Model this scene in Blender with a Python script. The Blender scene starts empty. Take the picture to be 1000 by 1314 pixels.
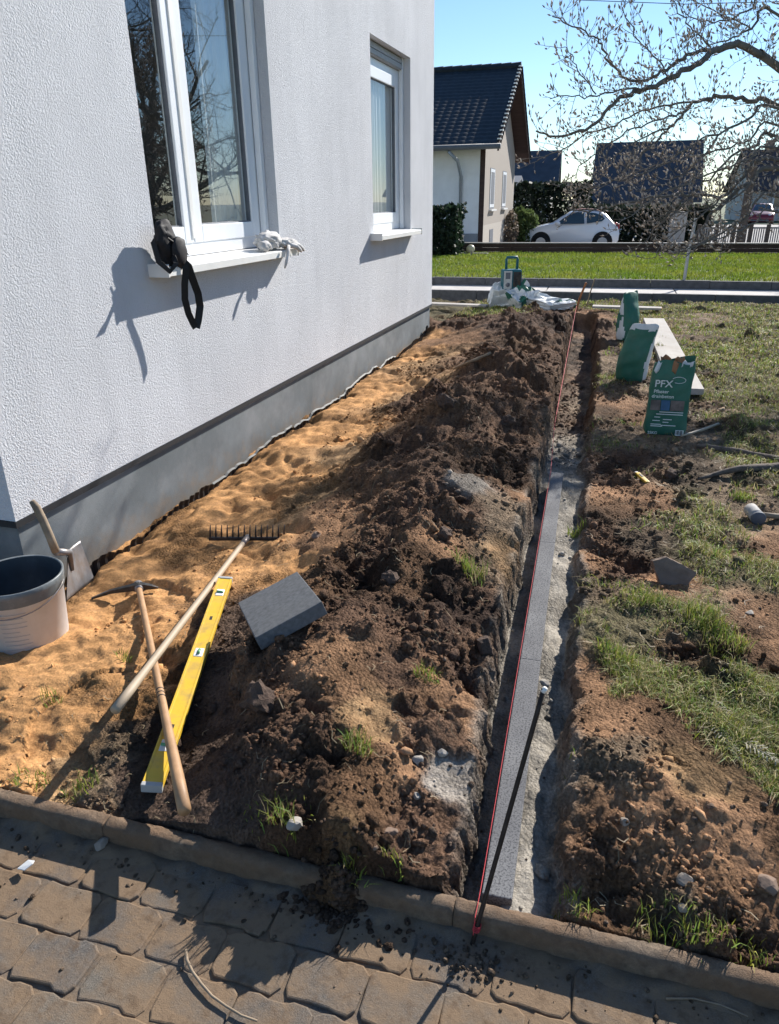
import bpy, bmesh, math, random
import numpy as np
from mathutils import Vector, Matrix
R_ = math.radians
random.seed(7)
RNG = np.random.default_rng(7)
SC = bpy.context.scene
COL = SC.collection

# ------------------------------------------------------------------ camera, sky, sun, exposure
FPX, CX, CY, CAMH = 940.0, 500.0, 657.0, 1.6          # focal length in photo pixels, principal point, eye height
def _axes():
    d = np.array([30.0, 2209.0, FPX]); down = d / np.linalg.norm(d)
    hy = CY - (down[0] * (778 - CX) + down[2] * FPX) / down[1]
    y = np.array([778 - CX, hy - CY, FPX]); y /= np.linalg.norm(y)
    up = -down; x = np.cross(y, up)
    return np.stack([x, y, up])
AX = _axes()
cam_d = bpy.data.cameras.new('camera'); cam = bpy.data.objects.new('camera', cam_d); COL.objects.link(cam)
cam_d.sensor_fit = 'VERTICAL'; cam_d.sensor_height = 36.0; cam_d.sensor_width = 36.0
cam_d.lens = 36.0 * FPX / 1314.0; cam_d.clip_start = 0.05; cam_d.clip_end = 2000
m = Matrix.Identity(4)
for i in range(3):
    m[i][0] = AX[i, 0]; m[i][1] = -AX[i, 1]; m[i][2] = -AX[i, 2]
m[2][3] = CAMH
cam.matrix_world = m
SC.camera = cam

SUN_AZ, SUN_EL = R_(22.0), R_(29.5)                     # azimuth clockwise from +Y
world = bpy.data.worlds.new('World'); SC.world = world; world.use_nodes = True
nt = world.node_tree
bg = nt.nodes['Background']; sky = nt.nodes.new('ShaderNodeTexSky'); sky.sky_type = 'NISHITA'
sky.sun_disc = False; sky.sun_elevation = SUN_EL; sky.sun_rotation = SUN_AZ
sky.air_density = 1.0; sky.dust_density = 0.0; sky.ozone_density = 4.5; sky.altitude = 50
nt.links.new(sky.outputs[0], bg.inputs[0]); bg.inputs[1].default_value = 0.088
sun_d = bpy.data.lights.new('sun', 'SUN'); sun_d.energy = 4.8; sun_d.angle = R_(0.5); sun_d.color = (1.0, 0.95, 0.88)
sun = bpy.data.objects.new('sun', sun_d); COL.objects.link(sun)
SUNV = Vector((math.sin(SUN_AZ) * math.cos(SUN_EL), math.cos(SUN_AZ) * math.cos(SUN_EL), math.sin(SUN_EL)))
sun.rotation_euler = SUNV.to_track_quat('Z', 'Y').to_euler(); sun.location = (6, 10, 12)
SC.view_settings.view_transform = 'Standard'; SC.view_settings.look = 'None'
SC.view_settings.exposure = 0.84; SC.view_settings.gamma = 1.0; SC.view_settings.use_curve_mapping = False
SC.render.engine = 'CYCLES'
SC.cycles.use_denoising = True
SC.cycles.max_bounces = 4; SC.cycles.diffuse_bounces = 3; SC.cycles.transparent_max_bounces = 8; SC.cycles.use_adaptive_sampling = True; SC.cycles.adaptive_threshold = 0.025
SC.cycles.sample_clamp_indirect = 6.0

# ------------------------------------------------------------------ helpers
def _ray(px, py):
    v = np.array([px - CX, py - CY, FPX]); v /= np.linalg.norm(v)
    return AX @ v
def PG(px, py, z=0.0):
    """world point of the survey: the spot at height z seen at photo position px, py"""
    w = _ray(px, py); t = (z - CAMH) / w[2]
    return Vector((t * w[0], t * w[1], z))
def PY(px, py, y):
    w = _ray(px, py); t = y / w[1]
    return Vector((t * w[0], y, CAMH + t * w[2]))

def tag(o, label=None, cat=None, group=None, kind=None):
    if label: o['label'] = label
    if cat: o['category'] = cat
    if group: o['group'] = group
    if kind: o['kind'] = kind
    return o
def empty(name, loc=(0, 0, 0), rz=0.0, parent=None):
    o = bpy.data.objects.new(name, None); COL.objects.link(o)
    o.location = loc; o.rotation_euler = (0, 0, rz); o.empty_display_size = 0.1
    if parent: o.parent = parent
    return o
class MB:
    def __init__(s): s.v = []; s.f = []
    def add(s, vs, fs):
        b = len(s.v); s.v.extend([tuple(x) for x in vs]); s.f.extend([tuple(b + i for i in f) for f in fs]); return s
    def box(s, x0, x1, y0, y1, z0, z1):
        return s.add([(x0,y0,z0),(x1,y0,z0),(x1,y1,z0),(x0,y1,z0),(x0,y0,z1),(x1,y0,z1),(x1,y1,z1),(x0,y1,z1)],
                     [(0,3,2,1),(4,5,6,7),(0,1,5,4),(1,2,6,5),(2,3,7,6),(3,0,4,7)])
    def obox(s, p, ax, ay, az):
        p, ax, ay, az = Vector(p), Vector(ax), Vector(ay), Vector(az)
        c = [p - ax - ay - az, p + ax - ay - az, p + ax + ay - az, p - ax + ay - az, p - ax - ay + az, p + ax - ay + az, p + ax + ay + az, p - ax + ay + az]
        return s.add(c, [(0,3,2,1),(4,5,6,7),(0,1,5,4),(1,2,6,5),(2,3,7,6),(3,0,4,7)])
    def tube(s, pts, rad, n=8, caps=True):
        pts = [Vector(p) for p in pts]
        if not hasattr(rad, '__len__'): rad = [rad] * len(pts)
        b = len(s.v); prev = None
        for i, p in enumerate(pts):
            t = (pts[min(i + 1, len(pts) - 1)] - pts[max(i - 1, 0)])
            if t.length < 1e-9: t = Vector((0, 0, 1))
            t.normalize()
            if prev is None:
                u = t.orthogonal().normalized()
            else:
                u = prev - t * prev.dot(t)
                u = u.normalized() if u.length > 1e-6 else t.orthogonal().normalized()
            prev = u; w = t.cross(u)
            for k in range(n):
                a = 2 * math.pi * k / n
                s.v.append(tuple(p + (u * math.cos(a) + w * math.sin(a)) * rad[i]))
        for i in range(len(pts) - 1):
            for k in range(n):
                s.f.append((b + i * n + k, b + i * n + (k + 1) % n, b + (i + 1) * n + (k + 1) % n, b + (i + 1) * n + k))
        if caps:
            s.f.append(tuple(b + k for k in reversed(range(n)))); e = b + (len(pts) - 1) * n
            s.f.append(tuple(e + k for k in range(n)))
        return s
    def lathe(s, prof, n=32, c=(0, 0, 0)):
        b = len(s.v)
        for r, z in prof:
            for k in range(n):
                a = 2 * math.pi * k / n
                s.v.append((c[0] + r * math.cos(a), c[1] + r * math.sin(a), c[2] + z))
        for i in range(len(prof) - 1):
            for k in range(n):
                s.f.append((b + i * n + k, b + i * n + (k + 1) % n, b + (i + 1) * n + (k + 1) % n, b + (i + 1) * n + k))
        return s
    def strip(s, pts, width, normal_hint, thick):
        """flat ribbon along pts"""
        pts = [Vector(p) for p in pts]; b = len(s.v)
        for i, p in enumerate(pts):
            t = (pts[min(i + 1, len(pts) - 1)] - pts[max(i - 1, 0)]).normalized()
            nh = normal_hint[i] if isinstance(normal_hint, list) else normal_hint
            u = t.cross(Vector(nh)).normalized(); w = u.cross(t)
            for a, c in ((-1, -1), (1, -1), (1, 1), (-1, 1)):
                s.v.append(tuple(p + u * a * width / 2 + w * c * thick / 2))
        for i in range(len(pts) - 1):
            for k in range(4):
                s.f.append((b + i * 4 + k, b + i * 4 + (k + 1) % 4, b + (i + 1) * 4 + (k + 1) % 4, b + (i + 1) * 4 + k))
        s.f.append((b + 3, b + 2, b + 1, b)); e = b + (len(pts) - 1) * 4; s.f.append((e, e + 1, e + 2, e + 3))
        return s
    def build(s, name, mat, parent=None, smooth=False, bevel=0.0, seg=2, loc=None):
        me = bpy.data.meshes.new(name); me.from_pydata(s.v, [], s.f)
        bm = bmesh.new(); bm.from_mesh(me); bmesh.ops.recalc_face_normals(bm, faces=bm.faces)
        if bevel: bmesh.ops.bevel(bm, geom=list(bm.edges), offset=bevel, segments=seg, profile=0.6, affect='EDGES', clamp_overlap=True)
        bm.to_mesh(me); bm.free()
        return link(name, me, mat, parent, smooth, loc)
def link(name, me, mat, parent=None, smooth=False, loc=None):
    if mat is not None and not me.materials: me.materials.append(mat)
    if smooth:
        me.polygons.foreach_set('use_smooth', [True] * len(me.polygons))
    o = bpy.data.objects.new(name, me); COL.objects.link(o)
    if parent: o.parent = parent
    if loc is not None: o.location = loc
    return o
def np_mesh(name, v, quads=None, tris=None):
    me = bpy.data.meshes.new(name); v = np.asarray(v, np.float32)
    parts = []; tot = []
    if quads is not None and len(quads): parts.append(np.asarray(quads, np.int32).ravel()); tot.append(np.full(len(quads), 4, np.int32))
    if tris is not None and len(tris): parts.append(np.asarray(tris, np.int32).ravel()); tot.append(np.full(len(tris), 3, np.int32))
    loops = np.concatenate(parts); tot = np.concatenate(tot)
    me.vertices.add(len(v)); me.vertices.foreach_set('co', v.ravel())
    me.loops.add(len(loops)); me.loops.foreach_set('vertex_index', loops)
    me.polygons.add(len(tot)); st = np.concatenate([[0], np.cumsum(tot)[:-1]]).astype(np.int32)
    me.polygons.foreach_set('loop_start', st); me.polygons.foreach_set('loop_total', tot)
    me.update(calc_edges=True); me.validate()
    return me
def set_col(me, rgb, name='col'):
    a = me.color_attributes.new(name, 'FLOAT_COLOR', 'POINT')
    c = np.ones((len(me.vertices), 4), np.float32); c[:, :3] = rgb
    a.data.foreach_set('color', c.ravel())

# ---- noise
def _h(ix, iy, seed):
    n = (ix.astype(np.int64) * 374761393 + iy.astype(np.int64) * 668265263 + seed * 1442695041) & 0xFFFFFFFF
    n = ((n ^ (n >> 13)) * 1274126177) & 0xFFFFFFFF
    n = ((n ^ (n >> 16)) * 2246822519) & 0xFFFFFFFF
    return ((n ^ (n >> 15)) & 0xFFFFFF) / float(0x1000000)
def perlin(x, y, seed=0):
    ix = np.floor(x); iy = np.floor(y); fx = x - ix; fy = y - iy
    u = fx * fx * fx * (fx * (fx * 6 - 15) + 10); v = fy * fy * fy * (fy * (fy * 6 - 15) + 10)
    def g(dx, dy):
        a = _h(ix + dx, iy + dy, seed) * 6.2831853
        return np.cos(a) * (fx - dx) + np.sin(a) * (fy - dy)
    a = g(0, 0); b = g(1, 0); c = g(0, 1); d = g(1, 1)
    return (a + (b - a) * u) * (1 - v) + (c + (d - c) * u) * v
def fbm(x, y, o=4, seed=0, gain=0.5):
    r = 0; a = 1.0; f = 1.0
    for i in range(o):
        r = r + a * perlin(x * f, y * f, seed + i * 17); a *= gain; f *= 2.03
    return r
def lumps(x, y, cell, seed, dens=0.6, sq=0.8):
    """height of half-buried rounded clods, one per cell at most"""
    X = x / cell; Y = y / cell; ix = np.floor(X); iy = np.floor(Y); out = np.zeros_like(x)
    for dx in (-1, 0, 1):
        for dy in (-1, 0, 1):
            cx, cy = ix + dx, iy + dy
            jx = cx + _h(cx, cy, seed); jy = cy + _h(cx, cy, seed + 1); r = 0.22 + 0.5 * _h(cx, cy, seed + 2) ** 1.5
            on = _h(cx, cy, seed + 3) < dens
            e = 0.7 + 0.6 * _h(cx, cy, seed + 4)
            d2 = ((X - jx) * e) ** 2 + ((Y - jy) / e) ** 2
            out = np.maximum(out, np.where(on, np.sqrt(np.maximum(r * r - d2, 0)) * sq, 0))
    return out * cell
def chunks(x, y, cell, seed, dens=.6):
    """broken, flat-faced clods lying tilted"""
    X = x / cell; Y = y / cell; ix = np.floor(X); iy = np.floor(Y); out = np.zeros_like(x)
    for dx in (-1, 0, 1):
        for dy in (-1, 0, 1):
            cx, cy = ix + dx, iy + dy
            jx = cx + _h(cx, cy, seed); jy = cy + _h(cx, cy, seed + 1); r = .20 + .45 * _h(cx, cy, seed + 2) ** 1.4; on = _h(cx, cy, seed + 3) < dens
            a = _h(cx, cy, seed + 4) * 6.283; ca, sa = np.cos(a), np.sin(a); u = (X - jx) * ca + (Y - jy) * sa; v = -(X - jx) * sa + (Y - jy) * ca
            d = np.maximum(np.maximum(np.abs(u), np.abs(v) * 1.25), (np.abs(u) + np.abs(v)) * .78)
            tl = .75 + .55 * (_h(cx, cy, seed + 5) - .5) * 2 * u / r + .45 * (_h(cx, cy, seed + 6) - .5) * 2 * v / r
            out = np.maximum(out, np.where(on, np.clip((r - d) / (.30 * r), 0, 1) * r * np.clip(tl, .2, 1.3), 0))
    return out * cell
def sstep(a, b, x):
    t = np.clip((x - a) / (b - a), 0, 1); return t * t * (3 - 2 * t)

# ---- materials
def nodes_of(name):
    mt = bpy.data.materials.new(name); mt.use_nodes = True
    n = mt.node_tree; return mt, n, n.nodes['Principled BSDF'], n.nodes['Material Output']
def nz(n, scale, detail=4, rough=0.55, coord=None, dist=0.0):
    t = n.nodes.new('ShaderNodeTexNoise'); t.inputs['Scale'].default_value = scale; t.inputs['Detail'].default_value = detail
    t.inputs['Roughness'].default_value = rough; t.inputs['Distortion'].default_value = dist
    if coord is not None: n.links.new(coord, t.inputs['Vector'])
    return t
def ramp(n, src, stops):
    r = n.nodes.new('ShaderNodeValToRGB'); e = r.color_ramp.elements
    while len(e) < len(stops): e.new(0.5)
    for i, (p, c) in enumerate(stops):
        e[i].position = p; e[i].color = (*c, 1) if len(c) == 3 else c
    n.links.new(src, r.inputs[0]); return r
def mixc(n, fac, a, b, mode='MIX'):
    x = n.nodes.new('ShaderNodeMix'); x.data_type = 'RGBA'; x.blend_type = mode
    for sock, val in ((x.inputs['Factor'], fac), (x.inputs['A'], a), (x.inputs['B'], b)):
        if isinstance(val, (int, float)): sock.default_value = val
        elif isinstance(val, tuple): sock.default_value = (*val, 1) if len(val) == 3 else val
        else: n.links.new(val, sock)
    return x.outputs['Result']
def bump(n, height, strength=0.4, dist=0.01, prev=None):
    b = n.nodes.new('ShaderNodeBump'); b.inputs['Strength'].default_value = strength; b.inputs['Distance'].default_value = dist
    n.links.new(height, b.inputs['Height'])
    if prev is not None: n.links.new(prev, b.inputs['Normal'])
    return b.outputs['Normal']
def M(name, c, rough=0.7, var=0.25, scale=20.0, bmp=0.0, bscale=120.0, bdist=0.004, metal=0.0, spec=0.4, dirt=None, dscale=4.0, damt=0.5, stretch=None, coat=0.0):
    """plain surface with colour variation, fine relief and optional dirt"""
    mt, n, p, o = nodes_of(name)
    tc = n.nodes.new('ShaderNodeTexCoord'); vec = tc.outputs['Object']
    if stretch:
        mp = n.nodes.new('ShaderNodeMapping'); mp.inputs['Scale'].default_value = stretch; n.links.new(vec, mp.inputs['Vector']); vec = mp.outputs[0]
    a = nz(n, scale, 6, 0.6, vec)
    lo = tuple(x * (1 - var) for x in c); hi = tuple(min(1, x * (1 + var)) for x in c)
    col = ramp(n, a.outputs['Fac'], [(0.3, lo), (0.7, hi)]).outputs[0]
    if dirt:
        d = nz(n, dscale, 6, 0.65, tc.outputs['Object'])
        f = ramp(n, d.outputs['Fac'], [(0.45, (0, 0, 0)), (0.7, (damt,) * 3)]).outputs[0]
        col = mixc(n, f, col, dirt)
    n.links.new(col, p.inputs['Base Color'])
    p.inputs['Roughness'].default_value = rough; p.inputs['Metallic'].default_value = metal
    p.inputs['Specular IOR Level'].default_value = spec; p.inputs['Coat Weight'].default_value = coat
    if bmp:
        h = nz(n, bscale, 5, 0.65, vec); n.links.new(bump(n, h.outputs['Fac'], bmp, bdist), p.inputs['Normal'])
    return mt
def M_attr(name, rough=0.95, b1=(48, .85, .018), b2=(230, .8, .006), var=.42, trans=0.0, spec=0.15):
    """surface whose base colour is stored per vertex (soil types, blades)"""
    mt, n, p, o = nodes_of(name)
    at = n.nodes.new('ShaderNodeAttribute'); at.attribute_name = 'col'
    col = at.outputs['Color']
    if var:
        g = n.nodes.new('ShaderNodeNewGeometry')
        a = nz(n, 90, 6, 0.7, g.outputs['Position']); b = nz(n, 14, 5, 0.6, g.outputs['Position'])
        f = ramp(n, a.outputs['Fac'], [(0.25, (1 - var,) * 3), (0.75, (1 + var,) * 3)]).outputs[0]
        f2 = ramp(n, b.outputs['Fac'], [(0.3, (1 - var * .6,) * 3), (0.7, (1 + var * .6,) * 3)]).outputs[0]
        col = mixc(n, 1.0, mixc(n, 1.0, col, f, 'MULTIPLY'), f2, 'MULTIPLY')
        h1 = nz(n, b1[0], 6, 0.7, g.outputs['Position']); h2 = nz(n, b2[0], 4, 0.7, g.outputs['Position'])
        sr = n.nodes.new('ShaderNodeSeparateColor'); n.links.new(at.outputs['Color'], sr.inputs[0]); fine = n.nodes.new('ShaderNodeMapRange'); n.links.new(sr.outputs[0], fine.inputs[0])
        for k_, v_ in (('From Min', .24), ('From Max', .42), ('To Min', 1.0), ('To Max', .22)): fine.inputs[k_].default_value = v_
        nn = bump(n, h2.outputs['Fac'], b2[1], b2[2]); nn = bump(n, h1.outputs['Fac'], b1[1], b1[2], nn); n.links.new(fine.outputs[0], nn.node.inputs['Strength'])
        vo = n.nodes.new('ShaderNodeTexVoronoi'); vo.inputs['Scale'].default_value = 85; wq = n.nodes.new('ShaderNodeVectorMath'); wq.operation = 'MULTIPLY_ADD'; n.links.new(h1.outputs['Color'], wq.inputs[0]); wq.inputs[1].default_value = (.02, .02, .02); n.links.new(g.outputs['Position'], wq.inputs[2]); n.links.new(wq.outputs[0], vo.inputs['Vector'])
        vb = bump(n, vo.outputs['Distance'], .6, -.008, nn); n.links.new(fine.outputs[0], vb.node.inputs['Strength']); n.links.new(vb, p.inputs['Normal'])
    n.links.new(col, p.inputs['Base Color']); p.inputs['Roughness'].default_value = rough; p.inputs['Specular IOR Level'].default_value = spec
    if trans:
        t = n.nodes.new('ShaderNodeBsdfTranslucent'); n.links.new(col, t.inputs['Color'])
        mx = n.nodes.new('ShaderNodeMixShader'); mx.inputs[0].default_value = trans
        n.links.new(p.outputs[0], mx.inputs[1]); n.links.new(t.outputs[0], mx.inputs[2]); n.links.new(mx.outputs[0], o.inputs[0])
    return mt
def M_glass(name, tint=(1, 1, 1), base=0.08, ior=1.9):
    mt, n, p, o = nodes_of(name); n.nodes.remove(p)
    tr = n.nodes.new('ShaderNodeBsdfTransparent'); tr.inputs[0].default_value = (*tint, 1)
    gl = n.nodes.new('ShaderNodeBsdfGlossy'); gl.inputs['Roughness'].default_value = 0.0; gl.inputs[0].default_value = (.95, .97, 1, 1)
    fr = n.nodes.new('ShaderNodeFresnel'); fr.inputs['IOR'].default_value = ior
    ge = n.nodes.new('ShaderNodeNewGeometry'); iv = n.nodes.new('ShaderNodeMath'); iv.operation = 'SUBTRACT'; iv.inputs[0].default_value = 1.0; n.links.new(ge.outputs['Backfacing'], iv.inputs[1])
    ml = n.nodes.new('ShaderNodeMath'); ml.operation = 'MULTIPLY'; n.links.new(fr.outputs[0], ml.inputs[0]); n.links.new(iv.outputs[0], ml.inputs[1])
    mx = n.nodes.new('ShaderNodeMixShader'); n.links.new(ml.outputs[0], mx.inputs[0])
    n.links.new(tr.outputs[0], mx.inputs[1]); n.links.new(gl.outputs[0], mx.inputs[2]); n.links.new(mx.outputs[0], o.inputs[0])
    return mt

MAT = {}
# rendered wall: coarse scratch plaster
def _plaster():
    mt, n, p, o = nodes_of('white_render')
    tc = n.nodes.new('ShaderNodeTexCoord'); v = tc.outputs['Object']
    a = nz(n, 1.3, 5, 0.6, v); s = n.nodes.new('ShaderNodeMapping'); s.inputs['Scale'].default_value = (3, 3, .35); n.links.new(v, s.inputs[0])
    st = nz(n, 2.2, 5, 0.6, s.outputs[0])
    c1 = ramp(n, a.outputs['Fac'], [(0.3, (.545, .555, .58)), (0.7, (.635, .645, .672))]).outputs[0]
    f = ramp(n, st.outputs['Fac'], [(0.45, (0, 0, 0)), (0.75, (.35,) * 3)]).outputs[0]
    n.links.new(mixc(n, f, c1, (.47, .48, .505)), p.inputs['Base Color'])
    vo = n.nodes.new('ShaderNodeTexVoronoi'); vo.inputs['Scale'].default_value = 130; vo.feature = 'SMOOTH_F1'; n.links.new(v, vo.inputs['Vector'])
    h = nz(n, 95, 4, 0.6, v, 0.6)
    n1 = bump(n, h.outputs['Fac'], 0.75, 0.007); n.links.new(bump(n, vo.outputs['Distance'], 0.45, -0.004, n1), p.inputs['Normal'])
    p.inputs['Roughness'].default_value = .95; p.inputs['Specular IOR Level'].default_value = .1
    return mt
MAT['render'] = _plaster()
MAT['plinth'] = M('grey_plinth_paint', (.155, .175, .185), .9, .22, 2.5, .4, 160, .003, dirt=(.27, .29, .30), dscale=2.2, damt=.7, spec=.2)
def _mud(mt):
    n = mt.node_tree; p = n.nodes['Principled BSDF']; src = p.inputs['Base Color'].links[0].from_socket
    g = n.nodes.new('ShaderNodeNewGeometry'); sp = n.nodes.new('ShaderNodeSeparateXYZ'); n.links.new(g.outputs['Position'], sp.inputs[0])
    q = nz(n, 9, 6, .75, g.outputs['Position']); ad = n.nodes.new('ShaderNodeMath'); ad.operation = 'MULTIPLY_ADD'; n.links.new(q.outputs['Fac'], ad.inputs[0]); ad.inputs[1].default_value = -.42; n.links.new(sp.outputs['Z'], ad.inputs[2])
    f = ramp(n, ad.outputs[0], [(0.0, (.75,) * 3), (.06, (0, 0, 0))]); f.color_ramp.elements[0].position = .0
    mr = n.nodes.new('ShaderNodeMapRange'); mr.inputs['From Min'].default_value = -.42; mr.inputs['From Max'].default_value = -.17; mr.inputs['To Min'].default_value = 0; mr.inputs['To Max'].default_value = .06; n.links.new(ad.outputs[0], mr.inputs[0]); n.links.new(mr.outputs[0], f.inputs[0])
    n.links.new(mixc(n, f.outputs[0], src, (.27, .18, .10)), p.inputs['Base Color'])
_mud(MAT['plinth'])
MAT['black_strip'] = M('black_drip_profile', (.02, .022, .026), .6, .2)
MAT['upvc'] = M('white_window_plastic', (.80, .82, .84), .35, .03, 5, spec=.5)
MAT['gasket'] = M('grey_gasket', (.13, .14, .16), .6, .1)
MAT['sill'] = M('white_sill_metal', (.78, .77, .74), .4, .06, 6, spec=.5)
MAT['glass'] = M_glass('window_glass', (.92, .95, .95), ior=2.2)
MAT['glass_far'] = M_glass('window_glass_far', (.95, .97, .97), ior=1.5)
MAT['room'] = M('dim_room', (.30, .30, .30), .9, .1)
MAT['curtain'] = M('grey_curtain', (.62, .61, .60), .9, .08, 8, stretch=(1, 30, 1))
MAT['shutter'] = M('grey_shutter', (.36, .37, .38), .6, .06)
MAT['membrane'] = M('black_dimple_sheet', (.025, .025, .027), .5, .2)
MAT['membrane_edge'] = M('grey_membrane_edge', (.085, .09, .09), .6, .15, 30)
MAT['soil'] = M_attr('soil')
MAT['crumb'] = M_attr('soil_crumbs', b1=(120, .5, .006), b2=(400, .4, .002))
MAT['grass'] = M_attr('grass_blade', .6, var=0, trans=.35, spec=.3)
MAT['concrete_edge'] = None

# ------------------------------------------------------------------ terrain: dug strip along the house
SOILS = {  # base colours
    'S': (.51, .272, .112), 'R': (.285, .160, .086), 'D': (.156, .091, .057), 'C': (.33, .29, .245),
    'L': (.240, .172, .112), 'G': (.150, .125, .068), 'M': (.100, .061, .043), 'Y': (.385, .24, .122), 'F': (.120, .080, .058)}
ROUGHNESS = {'S': .17, 'R': .34, 'D': 1.0, 'C': .35, 'L': .55, 'G': .6, 'M': 1.0, 'Y': .26, 'F': .28}
# survey of the site: photo position, height, soil type
SURVEY = [
 (0,1008,.0,'S'),(60,1015,.0,'Y'),(130,1025,.0,'L'),(200,1045,.0,'F'),(300,1068,.005,'F'),(370,1080,.03,'D'),(430,1085,.09,'R'),(470,1100,.07,'D'),(520,1122,.01,'D'),(580,1136,.0,'D'),
 (0,900,.0,'S'),(60,940,.0,'S'),(100,980,.0,'Y'),(150,960,.0,'L'),(165,1005,-.005,'F'),(230,980,-.005,'F'),(300,1000,.03,'F'),(330,930,.13,'D'),(390,900,.15,'D'),(400,960,.12,'D'),(455,1010,.14,'R'),(440,1055,.13,'Y'),
 (470,910,.12,'Y'),(480,960,.12,'R'),(440,860,.15,'R'),(510,990,.07,'R'),
 (100,790,-.03,'S'),(150,735,-.05,'S'),(200,700,-.06,'S'),(250,690,-.03,'S'),(330,690,.0,'S'),(300,720,.0,'S'),(370,730,.03,'S'),(320,660,-.03,'S'),(380,610,-.03,'S'),(330,620,-.07,'S'),(430,560,-.04,'S'),(480,510,-.05,'S'),(530,460,-.05,'S'),(545,440,-.06,'S'),
 (200,880,.0,'S'),(140,860,.0,'S'),(60,870,.0,'S'),(20,860,.0,'S'),(230,820,.02,'S'),(175,830,.0,'S'),(250,890,.0,'F'),(200,940,-.005,'F'),(270,850,.01,'F'),(260,930,.0,'F'),
 (290,800,.03,'F'),(340,850,.10,'D'),(420,830,.17,'R'),(380,760,.10,'R'),(450,780,.15,'D'),(470,720,.13,'D'),(410,690,.07,'R'),(430,640,.08,'R'),(480,700,.14,'D'),(520,640,.19,'D'),(480,610,.12,'D'),(550,570,.25,'D'),(500,560,.10,'D'),(600,500,.27,'D'),(560,500,.12,'D'),(640,450,.28,'D'),(600,440,.14,'D'),(690,402,.25,'M'),(640,400,.24,'M'),(720,405,.16,'M'),
 (585,405,.14,'D'),(560,415,.04,'D'),(565,440,-.01,'R'),(590,425,.10,'R'),
 (400,645,.02,'Y'),(450,582,.01,'Y'),(520,512,-.02,'Y'),(565,465,-.02,'Y'),
 (605,605,.20,'C'),(590,630,.19,'D'),(640,590,.16,'D'),(660,560,.13,'D'),(690,500,.13,'D'),(710,450,.12,'D'),(725,420,.10,'M'),(650,660,.11,'L'),(670,640,.06,'R'),(560,690,.17,'R'),(600,740,.13,'D'),(640,720,.10,'L'),(660,740,.03,'Y'),(560,770,.06,'M'),(595,805,.03,'M'),(540,720,.17,'R'),(520,790,.10,'D'),
 (625,850,.07,'M'),(550,870,.09,'R'),(520,860,.10,'D'),(560,930,.06,'D'),(600,930,.03,'R'),(585,990,.03,'C'),(570,1020,.03,'C'),(530,1040,.05,'D'),(560,1080,.02,'D'),(520,1080,.03,'D'),
 (780,540,.0,'L'),(775,600,.02,'D'),(780,640,.03,'R'),(770,720,.03,'R'),(765,690,.01,'D'),(800,720,.04,'D'),(790,750,.05,'L'),(820,780,.09,'G'),(790,800,.06,'G'),(790,850,.05,'G'),(750,880,.03,'R'),(760,910,.07,'R'),(790,960,.11,'L'),(840,900,.09,'R'),(900,990,.10,'Y'),(860,1010,.11,'R'),(930,1050,.08,'R'),(800,1060,.06,'R'),(770,1130,.02,'D'),(850,1110,.04,'R'),(900,1100,.05,'R'),(960,1140,.04,'R'),(940,1190,.01,'D'),(870,1190,.0,'L'),(760,1160,.0,'R'),(990,1230,.0,'D'),(990,1080,.06,'R'),
 (980,960,.05,'G'),(920,900,.06,'G'),(870,860,.05,'G'),(960,900,.04,'G'),(900,840,.0,'M'),(890,790,.05,'G'),(950,780,.03,'R'),(920,770,.04,'L'),(980,820,.03,'R'),(900,720,.02,'G'),(960,730,.02,'G'),(980,700,.01,'R'),(950,690,.01,'L'),(860,740,.03,'R'),(840,680,.01,'L'),(900,680,.01,'G'),(850,640,.0,'R'),(890,640,.0,'G'),(950,640,.0,'L'),(850,600,.0,'L'),(820,590,.0,'D'),(900,600,.0,'L'),(960,600,.0,'G'),
 (900,560,.0,'L'),(960,560,.0,'G'),(950,500,.0,'G'),(920,450,.0,'G'),(980,420,.0,'G'),(880,530,.0,'L'),(810,530,.0,'R'),(800,560,.0,'L'),(790,470,.0,'L'),(770,430,.01,'D'),(760,402,.0,'R'),(810,480,.0,'L'),(830,430,.0,'L'),(900,405,.0,'L'),(850,400,.0,'G'),(950,400,.0,'G'),(800,396,.0,'G'),(700,390,.0,'G'),(620,390,.0,'G'),(560,392,.0,'G')]
def _raise(a, b, c, d):
    if a < 655 and d not in 'SYF' and c >= .06: return c * 1.5
    if a < 655 and d == 'Y' and c >= .1: return c * 1.5
    if a > 740 and c >= .05: return c * 1.35
    return c
SURVEY = [(a, b, _raise(a, b, c, d), d) for a, b, c, d in SURVEY]
_p = [PG(a, b, c) for a, b, c, d in SURVEY]
SX = np.array([p.x for p in _p]); SY = np.array([p.y for p in _p]); SZ = np.array([p.z for p, s_ in zip(_p, SURVEY)])
extra = [(3,5,.0,'G'),(3,9,.0,'G'),(5,5,.0,'G'),(5,9,.0,'G'),(3,2.5,.02,'G'),(1.5,1.6,.02,'G'),(2.5,1.4,.0,'G'),(5,2,0,'G'),(-2.5,1.4,0,'S'),(-3,2,0,'S'),(-2.6,2.2,-.02,'S'),(-1.2,13,0,'G'),(1,13,0,'G'),(4,13,0,'G'),(-2.3,13,0,'G'),(-1.5,11.6,.03,'G'),(-.6,11.7,.06,'D'),(-2.1,11.5,.0,'G')]
SX = np.concatenate([SX, [e[0] for e in extra]]); SY = np.concatenate([SY, [e[1] for e in extra]]); SZ = np.concatenate([SZ, [e[2] for e in extra]])
ST = [s[3] for s in SURVEY] + [e[3] for e in extra]
SCOL = np.array([SOILS[t] for t in ST]); SRGH = np.array([ROUGHNESS[t] for t in ST]); SGR = np.array([1.0 if t == 'G' else (.22 if t == 'L' else 0.0) for t in ST])
SSIG = (.035 + .035 * SY) * np.array([.62 if t == 'C' else 1.0 for t in ST])
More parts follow.
